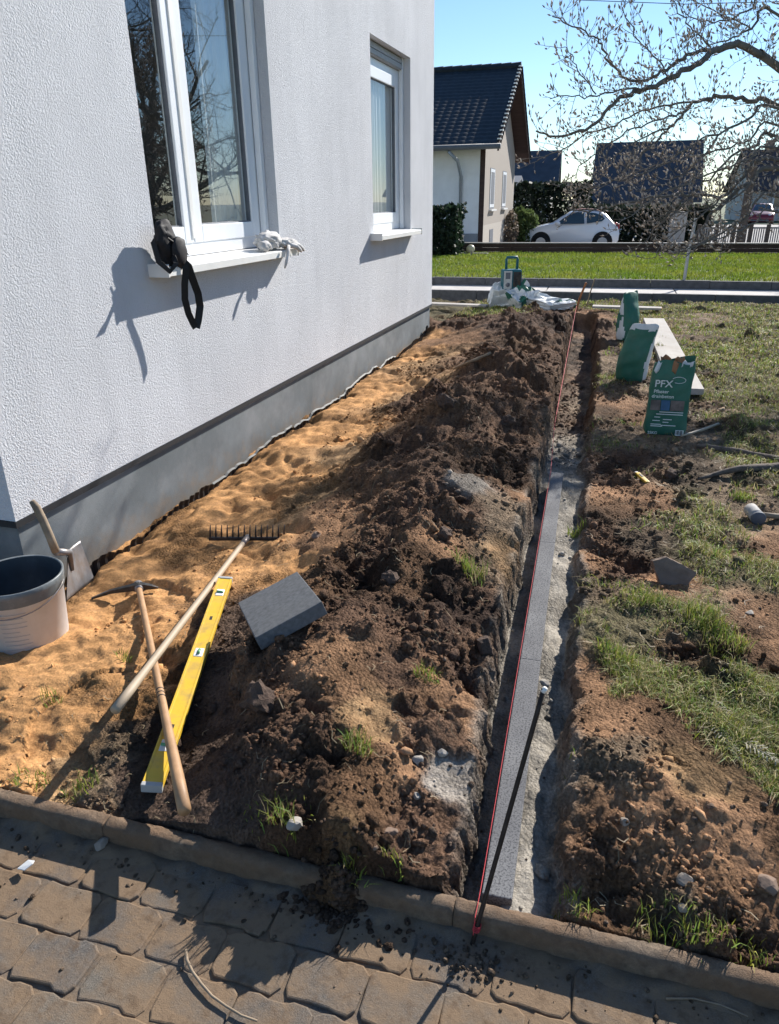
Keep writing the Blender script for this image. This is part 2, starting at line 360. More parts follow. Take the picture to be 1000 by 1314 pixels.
TL_Y = [1.0, 1.375, 1.716, 2.094, 2.61, 3.467, 4.56, 6.16, 11.0, 12.0]; TL_X = [-.186, -.186, -.195, -.215, -.236, -.222, -.232, -.257, -.302, -.31]
TR_Y = [1.0, 1.384, 1.706, 2.15, 2.68, 3.43, 5.32, 7.83, 11.46, 12.0]; TR_X = [.036, .036, .024, .018, .03, .014, .046, .09, .03, .02]
def stone_x(y): return -.104 - .0112 * (y - 1.33)      # middle line of the laid edging

def terrain(x, y, want_col=True):
    x = np.asarray(x, float); y = np.asarray(y, float); shp = x.shape; x = x.ravel(); y = y.ravel()
    sc = .25 + .06 * y
    wx = x + .17 * sc * fbm(x * 5, y * 5, 4, 3); wy = y + .26 * sc * fbm(x * 5, y * 5, 4, 9)
    W = np.zeros_like(x); Z = np.zeros_like(x); A = np.zeros_like(x); C = np.zeros((len(x), 3)); G = np.zeros_like(x); WC = np.zeros_like(x)
    f4 = np.float32; xf, yf_, wxf, wyf = x.astype(f4), y.astype(f4), wx.astype(f4), wy.astype(f4)
    W = W.astype(f4); Z = Z.astype(f4); A = A.astype(f4); G = G.astype(f4); WC = WC.astype(f4); C = C.astype(f4)
    for i in range(len(SX)):
        k1 = f4(1.0 / SSIG[i] ** 2); a_, b_ = f4(SX[i]), f4(SY[i])
        t = 1.0 / (1.0 + ((xf - a_) ** 2 + (yf_ - b_) ** 2 * f4(.7225)) * (k1 * f4(.35))); w = t * t * np.sqrt(t)
        W += w; Z += w * f4(SZ[i])
        t = 1.0 / (f4(.3) + ((wxf - a_) ** 2 + (wyf - b_) ** 2 * f4(.7225)) * k1); w = t * t * t * np.sqrt(t)
        WC += w; A += w * f4(SRGH[i]); G += w * f4(SGR[i])
        for q in range(3): C[:, q] += w * f4(SCOL[i, q])
    W, Z, A, G, WC, C = (q.astype(float) for q in (W, Z, A, G, WC, C))
    Z /= W; A /= WC; C /= WC[:, None]; G /= WC
    C0 = C.copy(); A = A * (.55 + .85 * np.clip(.5 + 1.3 * fbm(x * 1.9 + 11, y * 1.9, 3, 77), 0, 1.1))
    # relief: clods in every size
    ux = x + .03 * perlin(x * 11, y * 11, 21) + .010 * perlin(x * 40, y * 40, 22); uy = y + .03 * perlin(x * 11, y * 11, 23) + .010 * perlin(x * 40, y * 40, 24)
    big = np.maximum(lumps(ux, uy, .30, 31, .30, .55), .62 * chunks(ux, uy, .32, 37, .4)); mid = np.maximum(lumps(ux, uy, .13, 41, .3, .62), .8 * chunks(ux, uy, .14, 43, .5)); sm = np.maximum(lumps(ux, uy, .055, 51, .3, .7), chunks(ux, uy, .060, 53, .6)); ti = chunks(ux, uy, .026, 61, .7)
    und = fbm(x * 2.6, y * 2.6, 4, 71); huge = lumps(ux, uy, .55, 33, .5, .42)
    rid = np.abs(fbm(x * 9, y * 9, 4, 81))
    det = A * ((.07 * und + .45 * huge * np.clip(A, 0, 1) - .03) + .62 * big * (A > .1) * np.clip(A, 0, 1) + .66 * mid * np.clip(A + .0, 0, 1) + .62 * sm + .5 * ti - .028 * rid) + .012 * fbm(x * 7, y * 7, 4, 91)
    # footprints and ruts in the sand
    sandw = sstep(.25, .38, C[:, 0] - C[:, 2] * .3) if True else 0
    det += sandw * (.075 * np.minimum(0, fbm(x * 3.0 + 7, y * 3.0, 2, 101) + .08) - .022 * sstep(.30, .10, np.abs(perlin(x * 4.1, y * 3.1, 105))) * (perlin(x * 1.7, y * 1.7, 109) > .05) + .016 * fbm(x * 14, y * 14, 4, 103) + .25 * lumps(ux, uy, .09, 107, .3, .5))
    h = Z + det - .012 * A
    # spilled mound over the kerb
    dm = ((x + .50) / .10) ** 2 + ((y - 1.280) / .055) ** 2
    spill = np.exp(-dm) * .098
    ky = 1.302 - .0150 * x
    under = sstep(ky + .012, ky - .015, y)
    h = h * (1 - under) + under * (-.13 + spill * 1.75 + det * .25 * (spill > .01))
    # plinth gutter along the wall
    wl = -2.364 + (y - 2.398) * math.tan(R_(1.97))
    near = (y > 2.3) * sstep(wl + .16, wl + .02, x)
    h -= near * .05
    # the trench with the laid edging
    en = .034 * fbm(x * 0 + y * 5, y * 2.2, 5, 111, .62); en2 = .040 * fbm(y * 4 + 40, y * 1.9, 5, 121, .62)
    fine = .010 * perlin(x * 30, y * 30, 131)
    xl = np.interp(y, TL_Y, TL_X) - .028 + en + fine; xr = np.interp(y, TR_Y, TR_X) + .018 * sstep(5, 4, y) + en2 + fine
    endm = sstep(1.292, 1.315, y) * sstep(11.75, 11.6, y)
    wal = .026 + .02 * (y > 4.6)
    inn = sstep(xl - .012, xl + wal, x) * sstep(xr + .02, xr - wal * 1.3, x) * endm
    sx = stone_x(y)
    fl = -.115 + .045 * (x > sx) * sstep(5.0, 4.4, y) - .04 * sstep(4.5, 5.4, y) - .09 * sstep(5.6, 6.4, y) + .006 * fbm(x * 16, y * 16, 3, 141)
    haunch = sstep(.15, .035, x - sx) * (x > sx) * sstep(4.7, 4.4, y)
    hn = .045 * haunch * (.75 + .5 * fbm(y * 3, x * 3, 2, 151)) + .013 * fbm(x * 22, y * 9, 4, 153) * (x > sx + .03)
    loose = A * 0 + sstep(5.2, 6.5, y)
    hn += loose * (.4 * lumps(ux, uy, .08, 155, .6) + .03 * fbm(x * 8, y * 3, 3, 157))
    h = h * (1 - inn) + (fl + hn) * inn
    if not want_col: return h.reshape(shp)
    mort = np.array((.31, .28, .235))
    tr = inn * (1 - .8 * loose)
    edge = sstep(xl - .05, xl, x) * sstep(xr + .05, xr, x) * endm * sstep(5.2, 4.2, y) * np.clip(.5 + 1.5 * fbm(x * 6, y * 6, 3, 161), 0, 1) * .7
    f = np.clip(np.maximum(tr, edge), 0, 1)[:, None]
    C = C * (1 - f) + mort * f
    wall_soil = np.clip(inn * 4 * (1 - inn), 0, 1)[:, None] * (1 - f) * .6
    C = C * (1 - wall_soil) + np.array((.14, .088, .06)) * wall_soil
    # patches: crumbs lighter on top, damp specks, straw
    v = fbm(x * 4, y * 4, 4, 171)[:, None]; C = C * (1 + .45 * v); damp = np.clip(fbm(x * 1.4 + 2, y * 1.4, 4, 177) * 1.8, 0, .5)[:, None] * (1 - f); C = C * (1 - damp)
    red = np.clip(fbm(x * 2.2 + 5, y * 2.2, 3, 173) * 1.2, 0, .38)[:, None] * (A[:, None] > .6) * (1 - f)
    C = C * (1 - red) + np.array((.27, .155, .085)) * red
    sp = np.clip(fbm(x * 13 + 3, y * 13, 3, 175) * 2 - .35, 0, .7)[:, None] * (1 - f) * np.array((sandw * .9)).reshape(-1, 1)
    C = C * (1 - sp) + np.array((.36, .20, .095)) * sp
    G = G * (1 - inn) * (1 - near) * (1 - under)
    return h.reshape(shp), np.clip(C, .004, 1), G.reshape(shp), A.reshape(shp)

def axis_pts(segs):
    out = []
    for a, b, s in segs: out.append(np.arange(a, b, s))
    return np.unique(np.round(np.concatenate(out), 5))
gx = axis_pts([(-3.3, -1.75, .014), (-1.75, .75, .0062), (.75, 2.2, .013), (2.2, 6.0, .03)])
ys = [1.02]
while ys[-1] < 13.25: ys.append(ys[-1] + min(.026, .0058 * (max(ys[-1], 1.3) / 1.3) ** 1.15))
gy = np.array(ys)
GX, GY = np.meshgrid(gx, gy)
TH, TC, TG, TA = terrain(GX, GY)
nxg, nyg = len(gx), len(gy)
idx = np.arange(nxg * nyg).reshape(nyg, nxg)
quads = np.stack([idx[:-1, :-1], idx[:-1, 1:], idx[1:, 1:], idx[1:, :-1]], -1).reshape(-1, 4)
gyy, gxx = np.gradient(TH, gy, gx); slope = np.sqrt(gxx ** 2 + gyy ** 2); steep = sstep(.7, 2.2, slope)
DXX = steep * (.022 * fbm(GY * 14, TH * 18, 4, 181, .6) + .010 * perlin(GY * 55, TH * 60, 185)); DYY = steep * .014 * fbm(GX * 22 + 9, TH * 22, 3, 191)
tm = np_mesh('soil_ground', np.stack([(GX + DXX).ravel(), (GY + DYY).ravel(), TH.ravel()], -1), quads)
set_col(tm, TC)
tag(link('soil_ground', tm, MAT['soil'], None, True), kind='structure')
def hz(x, y):
    """height of the finished soil surface"""
    j = np.clip(np.searchsorted(gx, x) - 1, 0, nxg - 2); i = np.clip(np.searchsorted(gy, y) - 1, 0, nyg - 2)
    fx = np.clip((x - gx[j]) / (gx[j + 1] - gx[j]), 0, 1); fy = np.clip((y - gy[i]) / (gy[i + 1] - gy[i]), 0, 1)
    return (TH[i, j] * (1 - fx) + TH[i, j + 1] * fx) * (1 - fy) + (TH[i + 1, j] * (1 - fx) + TH[i + 1, j + 1] * fx) * fy
def samp(arr, x, y):
    j = np.clip(np.searchsorted(gx, x), 0, nxg - 1); i = np.clip(np.searchsorted(gy, y), 0, nyg - 1)
    return arr[i, j]
def hit(px, py):
    """the spot of the soil surface seen at a photo position"""
    w = _ray(px, py); t = 0.8
    while t < 20:
        p = Vector((0, 0, CAMH)) + Vector(w) * t
        if p.z < float(hz(p.x, p.y)): return p
        t += .01
    return p
TC3 = TC.reshape(nyg, nxg, 3)

# ---- wide ground below and around everything
gm = MB().add([(-400, -60, -.45), (400, -60, -.45), (400, 900, -.45), (-400, 900, -.45)], [(0, 1, 2, 3)])
MAT['far_ground'] = M('far_grassland', (.10, .115, .05), .95, .3, .3)
tag(gm.build('ground', MAT['far_ground']), kind='structure')

# ---- soil crumbs: thousands of loose clods and pebbles
def ico(sub=1):
    bm = bmesh.new(); bmesh.ops.create_icosphere(bm, subdivisions=sub, radius=1.0)
    v = np.array([x.co[:] for x in bm.verts]); f = np.array([[a.index for a in q.verts] for q in bm.faces]); bm.free(); return v, f
ICO1, ICF1 = ico(1); ICO2, ICF2 = ico(2)
def clod_cloud(name, px, py, size, col, mat, label, cat, bury=.25, base=(ICO1, ICF1), hfun=hz):
    n = len(px); bv, bf = base; k = len(bv)
    z = hfun(px, py)
    sc = size[:, None] * RNG.uniform(.6, 1.25, (n, 3)); sc[:, 2] *= .8
    V = bv[None] * (1 + RNG.uniform(-.28, .28, (n, k, 1)))
    V = V * sc[:, None, :]
    a = RNG.uniform(0, 6.28, n); ca, sa = np.cos(a)[:, None], np.sin(a)[:, None]
    t = RNG.uniform(-.6, .6, n); ct, st = np.cos(t)[:, None], np.sin(t)[:, None]
    x, y, zz = V[..., 0], V[..., 1], V[..., 2]
    y, zz = y * ct - zz * st, y * st + zz * ct
    x, y = x * ca - y * sa, x * sa + y * ca
    P = np.stack([x + px[:, None], y + py[:, None], zz + (z + size * (.55 - bury))[:, None]], -1)
    F = bf[None] + (np.arange(n) * k)[:, None, None]
    me = np_mesh(name, P.reshape(-1, 3), None, F.reshape(-1, 3))
    set_col(me, np.repeat(col, k, 0))
    return tag(link(name, me, mat, None, False), label, cat, kind='stuff')
def scatter(n, x0, x1, y0, y1, dens):
    """random spots, kept by density; more of them towards the near side where single crumbs can be told apart"""
    x = RNG.uniform(x0, x1, n * 6); u = RNG.uniform(0, 1, n * 6); y = y0 * (y1 / y0) ** u
    k = RNG.uniform(0, 1, n * 6) < dens(x, y); x, y = x[k][:n], y[k][:n]; return x, y
def dens_soil(x, y):
    a = np.clip(samp(TA, x, y) + .10, 0, 1); g = samp(TG, x, y)
    return np.clip(a - .22, 0, 1) * (1 - .6 * g) * np.clip(.5 + 1.2 * fbm(x * 3, y * 3, 3, 201), .05, 1) * np.where((x > -.30) & (x < .06) & (y < 5), .05, 1)
cx_, cy_ = scatter(24000, -1.9, 2.0, 1.32, 8.0, dens_soil)
cs = np.clip(.0036 * RNG.lognormal(0, .62, len(cx_)), .0018, .024) * (1 + .15 * (cy_ - 1.3))
cc = np.stack([TC3[np.clip(np.searchsorted(gy, cy_), 0, nyg - 1), np.clip(np.searchsorted(gx, cx_), 0, nxg - 1)]], 0)[0] * RNG.uniform(.75, 1.35, (len(cx_), 1))
clod_cloud('soil_crumbs', cx_, cy_, cs, np.clip(cc, .01, 1), MAT['crumb'], 'brown crumbs and small clods strewn over the dug soil', 'soil')
kx_ = RNG.normal(-.50, .085, 420); ky_ = RNG.normal(1.250, .040, 420); ky_ = np.clip(ky_, 1.10, 1.33)
hsp = lambda x, y: np.maximum(hz(x, y), ZP0)
ZP0 = -.065
clod_cloud('spilled_soil', kx_, ky_, np.clip(.006 * RNG.lognormal(0, .5, 420), .003, .018), RNG.uniform(.6, 1.3, (420, 1)) * np.array([[.10, .065, .045]]), MAT['crumb'], 'crumbly dark soil spilled over the kerb onto the paving', 'soil', .35, (ICO1, ICF1), hsp)
def dens_peb(x, y):
    right = (x > .12) & (x < .75) & (y < 1.75); left = (x > -.5) & (x < -.2) & (y < 1.9)
    return np.where(right, .45, np.where(left, .4, .05))
cx_, cy_ = scatter(620, -1.6, 1.0, 1.32, 3.2, dens_peb)
cs = np.clip(.0042 * RNG.lognormal(0, .5, len(cx_)), .0025, .013)
tone = RNG.uniform(.10, .22, (len(cx_), 1)) * np.array([1.15, .82, .60])
clod_cloud('pebbles', cx_, cy_, cs, tone, MAT['crumb'], 'small brown pebbles lying in the soil near the kerb', 'pebbles')

# ------------------------------------------------------------------ the white house
WANG = R_(1.97)
house = empty('white_house', (-2.364, 2.398, 0), -WANG)
tag(house, 'white rendered house with two tall windows and a grey plinth', 'house')
HW = house.matrix_basis.copy() if False else Matrix.Translation((-2.364, 2.398, 0)) @ Matrix.Rotation(-WANG, 4, 'Z')
def wl(x, s, z): return HW @ Vector((x, s, z))
SL, ZT, ZB, ZW0, ZW1 = 7.44, 5.4, .325, 1.25, 2.99
W1, W2 = (1.323, 2.875), (5.05, 6.406)
mb = MB()
ss = [0, W1[0], W1[1], W2[0], W2[1], SL]; zz = [ZB, ZW0, ZW1, ZT]
for i in range(5):
    for j in range(3):
        if j == 1 and i in (1, 3): continue
        mb.add([(0, ss[i], zz[j]), (0, ss[i + 1], zz[j]), (0, ss[i + 1], zz[j + 1]), (0, ss[i], zz[j + 1])], [(0, 1, 2, 3)])
for a, b in (W1, W2):   # reveals
    d = -.20
    mb.add([(0, a, ZW0), (0, a, ZW1), (d, a, ZW1), (d, a, ZW0)], [(0, 1, 2, 3)])
    mb.add([(0, b, ZW0), (0, b, ZW1), (d, b, ZW1), (d, b, ZW0)], [(0, 1, 2, 3)])
    mb.add([(0, a, ZW1), (0, b, ZW1), (d, b, ZW1), (d, a, ZW1)], [(0, 1, 2, 3)])
    mb.add([(0, a, ZW0), (0, b, ZW0), (d, b, ZW0), (d, a, ZW0)], [(0, 1, 2, 3)])
D_ = -8.0
mb.add([(0, 0, ZB), (D_, 0, ZB), (D_, 0, ZT), (0, 0, ZT)], [(0, 1, 2, 3)])
mb.add([(0, SL, ZB), (D_, SL, ZB), (D_, SL, ZT), (0, SL, ZT)], [(0, 1, 2, 3)])
mb.add([(D_, 0, ZB), (D_, SL, ZB), (D_, SL, ZT), (D_, 0, ZT)], [(0, 1, 2, 3)])
mb.add([(0, 0, ZB), (D_, 0, ZB), (D_, SL, ZB), (0, SL, ZB)], [(0, 1, 2, 3)])
mb.build('wall', MAT['render'], house)
rf = MB(); rf.add([(.02, -.02, ZT), (.02, SL + .02, ZT), (D_ / 2, SL + .02, ZT + 3.4), (D_ / 2, -.02, ZT + 3.4), (D_, -.02, ZT), (D_, SL + .02, ZT)], [(0, 1, 2, 3), (2, 3, 4, 5), (0, 3, 4), (1, 2, 5), (0, 1, 5, 4)])
MAT['dark_roof'] = M('dark_roof_tiles', (.035, .04, .05), .6, .3, 6, .4, 30, .02)
rf.build('roof', MAT['dark_roof'], house)
MB().box(D_ + .03, -.022, .022, SL - .022, -.7, ZB - .03).build('plinth', MAT['plinth'], house)
MB().box(D_ + .04, .004, -.006, SL + .004, ZB - .03, ZB - .002).build('drip_strip', MAT['black_strip'], house)
def framebox(name, s0, s1, z0, z1, w, x0, x1, mat, par, wb=None):
    wb = wb or w; m_ = MB()
    m_.box(x0, x1, s0, s0 + w, z0, z1).box(x0, x1, s1 - w, s1, z0, z1)
    m_.box(x0, x1 - .0007, s0 + w, s1 - w, z0, z0 + wb).box(x0, x1 - .0007, s0 + w, s1 - w, z1 - w, z1)
    return m_.build(name, mat, par, bevel=.006)
def sash(win, s0, s1, z0, z1, w, gm='glass'):
    sa = framebox('sash', s0, s1, z0, z1, w, -.175, -.115, MAT['upvc'], win)
    framebox('gasket', s0 + w - .004, s1 - w + .004, z0 + w - .004, z1 - w + .004, .012, -.160, -.128, MAT['gasket'], sa)
    MB().box(-.150, -.144, s0 + w, s1 - w, z0 + w, z1 - w).build('pane', MAT[gm], sa)
    return sa
def sill(s0, s1, par):
    m_ = MB(); pr = [(-.15, 1.300), (.112, 1.284), (.118, 1.280), (.118, 1.240), (.110, 1.240), (.110, 1.270), (-.15, 1.285)]
    n = len(pr); m_.add([(a, s0, b) for a, b in pr] + [(a, s1, b) for a, b in pr], [(i, (i + 1) % n, n + (i + 1) % n, n + i) for i in range(n)] + [tuple(range(n)), tuple(range(2 * n - 1, n - 1, -1))])
    o = m_.build('sill', MAT['sill'], par, bevel=.0015)
    for a in (s0 - .004, s1 - .010):
        MB().box(-.01, .123, a, a + .014, 1.235, 1.303).build('sill_end', MAT['sill'], o, bevel=.003)
    return o
def curtain(par, s0, s1, x, amp, per):
    n = int((s1 - s0) / .008); vs = []
    for i in range(n + 1):
        s = s0 + (s1 - s0) * i / n; q = amp * math.sin(s / per * 6.28 + 1.3 * math.sin(s * 9)) + amp * .4 * math.sin(s / per * 15)
        vs += [(x + q, s, ZW0), (x + q, s, ZW1)]
    MB().add(vs, [(2 * i, 2 * i + 2, 2 * i + 3, 2 * i + 1) for i in range(n)]).build('curtain', MAT['curtain'], par, True)
def room(par, a, b):
    MB().add([(-.2, a, ZW0), (-.2, b, ZW0), (-.2, b, ZW1), (-.2, a, ZW1), (-2.6, a - .8, .4), (-2.6, b + .6, .4), (-2.6, b + .6, ZW1 + .2), (-2.6, a - .8, ZW1 + .2)],
             [(4, 5, 6, 7), (0, 1, 5, 4), (1, 2, 6, 5), (2, 3, 7, 6), (3, 0, 4, 7)]).build('room', MAT['room'], par)
def guide(par, s0, s1):
    MB().box(-.118, -.075, s0, s1, 1.30, ZW1 - .002).build('shutter_guide', MAT['upvc'], par, bevel=.004)
win = empty('window', (0, 0, 0), 0, house); tag(win, 'double window with sash partly curtained, bag and gloves on its sill')
framebox('frame', W1[0] + .002, W1[1] - .002, 1.302, ZW1 - .002, .085, -.19, -.122, MAT['upvc'], win)
MB().box(-.188, -.124, 1.865, 1.945, 1.39, ZW1 - .09).build('mullion', MAT['upvc'], win, bevel=.004)
sash(win, 1.40, 1.905, 1.375, ZW1 - .075, .095); sash(win, 1.915, 2.800, 1.375, ZW1 - .075, .10)
MB().box(-.117, -.108, 1.885, 1.925, 1.40, ZW1 - .10).build('cover_strip', MAT['sill'], win, bevel=.003)
guide(win, W1[0] + .004, W1[0] + .05); guide(win, W1[1] - .052, W1[1] - .004)
sill(1.225, 2.935, win); room(win, *W1); curtain(win, 2.28, 2.86, -.195, .010, .10)
win2 = empty('window', (0, 0, 0), 0, house); tag(win2, 'single window near the far corner, curtained, with shutter box above')
framebox('frame', W2[0] + .002, W2[1] - .002, 1.302, 2.87, .085, -.19, -.122, MAT['upvc'], win2)
sash(win2, 5.12, 6.335, 1.375, 2.80, .10, 'glass_far')
sb = MB().box(-.19, -.085, W2[0] + .003, W2[1] - .003, 2.872, ZW1 - .002).build('shutter_box', MAT['shutter'], win2, bevel=.004)
for k in range(2): MB().box(-.084, -.074, W2[0] + .06, W2[1] - .06, 2.88 + k * .048, 2.924 + k * .048).build('shutter_slat', MAT['shutter'], sb, bevel=.004)
guide(win2, W2[0] + .004, W2[0] + .05); guide(win2, W2[1] - .052, W2[1] - .004)
sill(4.95, 6.47, win2); room(win2, *W2); curtain(win2, 5.06, 6.33, -.192, .010, .14)
# dimple sheet standing along the plinth
mem = MB(); n = 460
top = lambda s: float(max(hz(wl(.10, s, 0).x, wl(.10, s, 0).y), hz(wl(.06, s, 0).x, wl(.06, s, 0).y))) + .022 + .010 * math.sin(s * 5) + .006 * math.sin(s * 13)
vs = []; fs = []
for i in range(n + 1):
    s = .12 + 7.1 * i / n; x = .022 + .006 * (1 if (i // 2) % 2 else -1) + .012 * math.sin(s * 2.3)
    for z in (-.4, top(s) - .03, top(s)): vs.append((x + (.012 if z == top(s) else 0), s, z))
for i in range(n):
    for k in range(2): fs.append((i * 3 + k, i * 3 + 3 + k, i * 3 + 4 + k, i * 3 + 1 + k))
ms = mem.add(vs, fs).build('dimple_sheet', MAT['membrane'], house)
lip = MB().strip([(.045 + .012 * math.sin(s * 2.3), s, top(s) + .004) for s in np.linspace(1.55, 5.6, 120)], .016, (.5, 0, .85), .004)
lip.build('sheet_edge', MAT['membrane_edge'], ms)

# ------------------------------------------------------------------ kerb and paving in front
def _kerbmat():
    mt, n, p, o = nodes_of('weathered_kerb')
    g = n.nodes.new('ShaderNodeNewGeometry'); v = g.outputs['Position']
    a = nz(n, 35, 6, .7, v); b = nz(n, 5, 5, .6, v); c = nz(n, 420, 3, .7, v)
    col = ramp(n, a.outputs['Fac'], [(.3, (.10, .075, .055)), (.7, (.28, .21, .145))]).outputs[0]
    col = mixc(n, ramp(n, b.outputs['Fac'], [(.36, (0, 0, 0)), (.60, (.8,) * 3)]).outputs[0], col, (.20, .12, .066))
    col = mixc(n, ramp(n, c.outputs['Fac'], [(.55, (0, 0, 0)), (.72, (.6,) * 3)]).outputs[0], col, (.07, .06, .055))
    n.links.new(col, p.inputs['Base Color']); p.inputs['Roughness'].default_value = .95
    n.links.new(bump(n, c.outputs['Fac'], .9, .004, bump(n, a.outputs['Fac'], .9, .012)), p.inputs['Normal']); return mt
MAT['kerb'] = _kerbmat()
kerb = empty('kerb', (0, 1.279, 0), -.0150); tag(kerb, kind='structure')
for k, (x0, x1) in enumerate([(-3.2, -2.202), (-2.2, -1.202), (-1.2, -.202), (-.2, .798), (.8, 1.798), (1.8, 2.798)]):
    vs = []; N_ = 110; prof = [(-.026, -.2), (-.026, -.030)] + [(-.0255 * math.cos(t), -.016 + .016 * math.sin(t)) for t in np.linspace(.15, math.pi - .15, 9)] + [(.026, -.030), (.026, -.2)]
    for i in range(N_ + 1):
        x = x0 + (x1 - x0) * i / N_
        for q, (y, z) in enumerate(prof):
            j = .0009 * math.sin(x * 23 + q * 1.1 + k) + .0009 * math.sin(x * 61 + q * 1.7) + random.uniform(-.0011, .0011)
            e = .001 if i in (0, N_) else 0
            vs.append((x, y + j, z + (j * .8 - e if z > -.1 else 0)))
    P_ = len(prof); fs = [(i * P_ + q, i * P_ + q + 1, (i + 1) * P_ + q + 1, (i + 1) * P_ + q) for i in range(N_) for q in range(P_ - 1)] + [tuple(range(P_)), tuple(range(N_ * P_ + P_ - 1, N_ * P_ - 1, -1))]
    MB().add(vs, fs).build('kerb_stone', MAT['kerb'], kerb, True)
ZP = -.065
def _pavemat():
    mt, n, p, o = nodes_of('dusty_paver')
    g = n.nodes.new('ShaderNodeNewGeometry'); v = g.outputs['Position']; oi = n.nodes.new('ShaderNodeObjectInfo')
    a = nz(n, 300, 4, .75, v); b = nz(n, 6, 6, .62, v); c = nz(n, 26, 5, .7, v)
    col = ramp(n, a.outputs['Fac'], [(.3, (.075, .068, .062)), (.5, (.138, .125, .11)), (.72, (.23, .21, .185))]).outputs[0]
    col = mixc(n, 1.0, col, ramp(n, oi.outputs['Random'], [(0, (.85, .85, .87)), (1, (1.12, 1.08, 1.0))]).outputs[0], 'MULTIPLY')
    col = mixc(n, ramp(n, b.outputs['Fac'], [(.34, (0, 0, 0)), (.54, (.88,) * 3)]).outputs[0], col, (.225, .152, .092))
    col = mixc(n, ramp(n, c.outputs['Fac'], [(.52, (0, 0, 0)), (.66, (.65,) * 3)]).outputs[0], col, (.12, .078, .048))
    n.links.new(col, p.inputs['Base Color']); p.inputs['Roughness'].default_value = .93; p.inputs['Specular IOR Level'].default_value = .2
    n.links.new(bump(n, a.outputs['Fac'], .55, .003, bump(n, c.outputs['Fac'], .4, .008)), p.inputs['Normal']); return mt
MAT['paver'] = _pavemat()
MAT['bed'] = M('joint_dirt', (.150, .105, .070), .97, .45, 40, .8, 160, .006, dirt=(.26, .175, .105), dscale=9, damt=.7)
bed_n = 140; bx = np.linspace(-3.2, 3.0, 420); by = np.linspace(-1.0, 1.275, 180); BX, BY = np.meshgrid(bx, by)
BZ = ZP - .0055 + .0035 * fbm(BX * 7, BY * 7, 4, 301) + .004 * np.clip(fbm(BX * 2.2, BY * 2.2, 3, 305), 0, 1) + .02 * sstep(1.18, 1.255, BY + .0150 * BX) * (.6 + fbm(BX * 9, BY * 9, 3, 307))
ii = np.arange(BX.size).reshape(BX.shape)
bme = np_mesh('paving_bed', np.stack([BX.ravel(), BY.ravel(), BZ.ravel()], -1), np.stack([ii[:-1, :-1], ii[:-1, 1:], ii[1:, 1:], ii[1:, :-1]], -1).reshape(-1, 4))
paving = link('paving', bme, MAT['paver'], None, True); tag(paving, kind='structure')
half = [(-.101, -.048), (-.084, -.0695), (-.048, -.0695), (-.026, -.066), (.026, -.066), (.048, -.0695), (.084, -.0695), (.101, -.048)]
half = [(a * .88, b * .88) for a, b in half]; outl = half + [(-a, -b) for a, b in half]
var = []
for q in range(5):
    bm = bmesh.new(); jit = [(a + random.uniform(-.004, .004), b + random.uniform(-.004, .004)) for a, b in outl]
    f = bm.faces.new([bm.verts.new((a, b, 0)) for a, b in jit]); r = bmesh.ops.extrude_face_region(bm, geom=[f])
    for vtx in [g for g in r['geom'] if isinstance(g, bmesh.types.BMVert)]: vtx.co.z -= .06
    bmesh.ops.recalc_face_normals(bm, faces=bm.faces)
    te = [e for e in bm.edges if all(abs(v_.co.z) < 1e-6 for v_ in e.verts)]
    bmesh.ops.bevel(bm, geom=te, offset=.0045, segments=2, profile=.5, affect='EDGES')
    me = bpy.data.meshes.new('paver'); bm.to_mesh(me); bm.free(); me.materials.append(MAT['paver']); var.append(me)
for r in range(12):
    for c in range(25):
        y = 1.172 - r * .126; x = -2.2 + c * .183 + (r % 2) * .0915
        o = bpy.data.objects.new('paver', random.choice(var)); COL.objects.link(o); o.parent = paving
        o.location = (x + random.uniform(-.003, .003), y - .0150 * x, ZP + random.uniform(-.002, .003)); o.rotation_euler = (random.uniform(-.012, .012), random.uniform(-.012, .012), -.0150 + random.uniform(-.02, .02))
hb = lambda x, y: np.full_like(x, ZP)
px_ = RNG.uniform(-1.6, .9, 420); py_ = np.where(RNG.uniform(0, 1, 420) < .6, 1.245 - np.abs(RNG.normal(0, .045, 420)), RNG.uniform(.4, 1.2, 420))
clump = RNG.uniform(0, 1, 420) < .3; px_ = np.where(clump, -.16 + RNG.normal(0, .05, 420), px_); py_ = np.where(clump, 1.18 + RNG.normal(0, .03, 420), py_)
clod_cloud('paving_crumbs', px_, py_, np.clip(.0035 * RNG.lognormal(0, .5, 420), .0015, .011), RNG.uniform(.6, 1.4, (420, 1)) * np.array([[.16, .115, .08]]), MAT['crumb'], 'crumbs of soil and grit swept against the kerb on the paving', 'grit', hfun=hb)

# ------------------------------------------------------------------ edging stones in the trench, rod and string
def _edgmat():
    mt, n, p, o = nodes_of('grey_edging_concrete')
    g = n.nodes.new('ShaderNodeNewGeometry'); v = g.outputs['Position']
    a = nz(n, 170, 3, .6, v); b = nz(n, 5, 4, .6, v); vo = n.nodes.new('ShaderNodeTexVoronoi'); vo.inputs['Scale'].default_value = 210; n.links.new(v, vo.inputs['Vector'])
    col = ramp(n, b.outputs['Fac'], [(.3, (.125, .125, .13)), (.7, (.20, .20, .20))]).outputs[0]
    col = mixc(n, ramp(n, a.outputs['Fac'], [(.47, (0, 0, 0)), (.62, (.9,) * 3)]).outputs[0], col, (.05, .05, .055))
    n.links.new(col, p.inputs['Base Color']); p.inputs['Roughness'].default_value = .9
    n.links.new(bump(n, a.outputs['Fac'], .45, .002), p.inputs['Normal']); return mt
MAT['edging'] = _edgmat()
names = ['front grey edging stone next to the kerb, steel rod leaning over it', 'middle grey edging stone in the row laid in the trench', 'farthest grey edging stone, ending where the bare trench goes on']
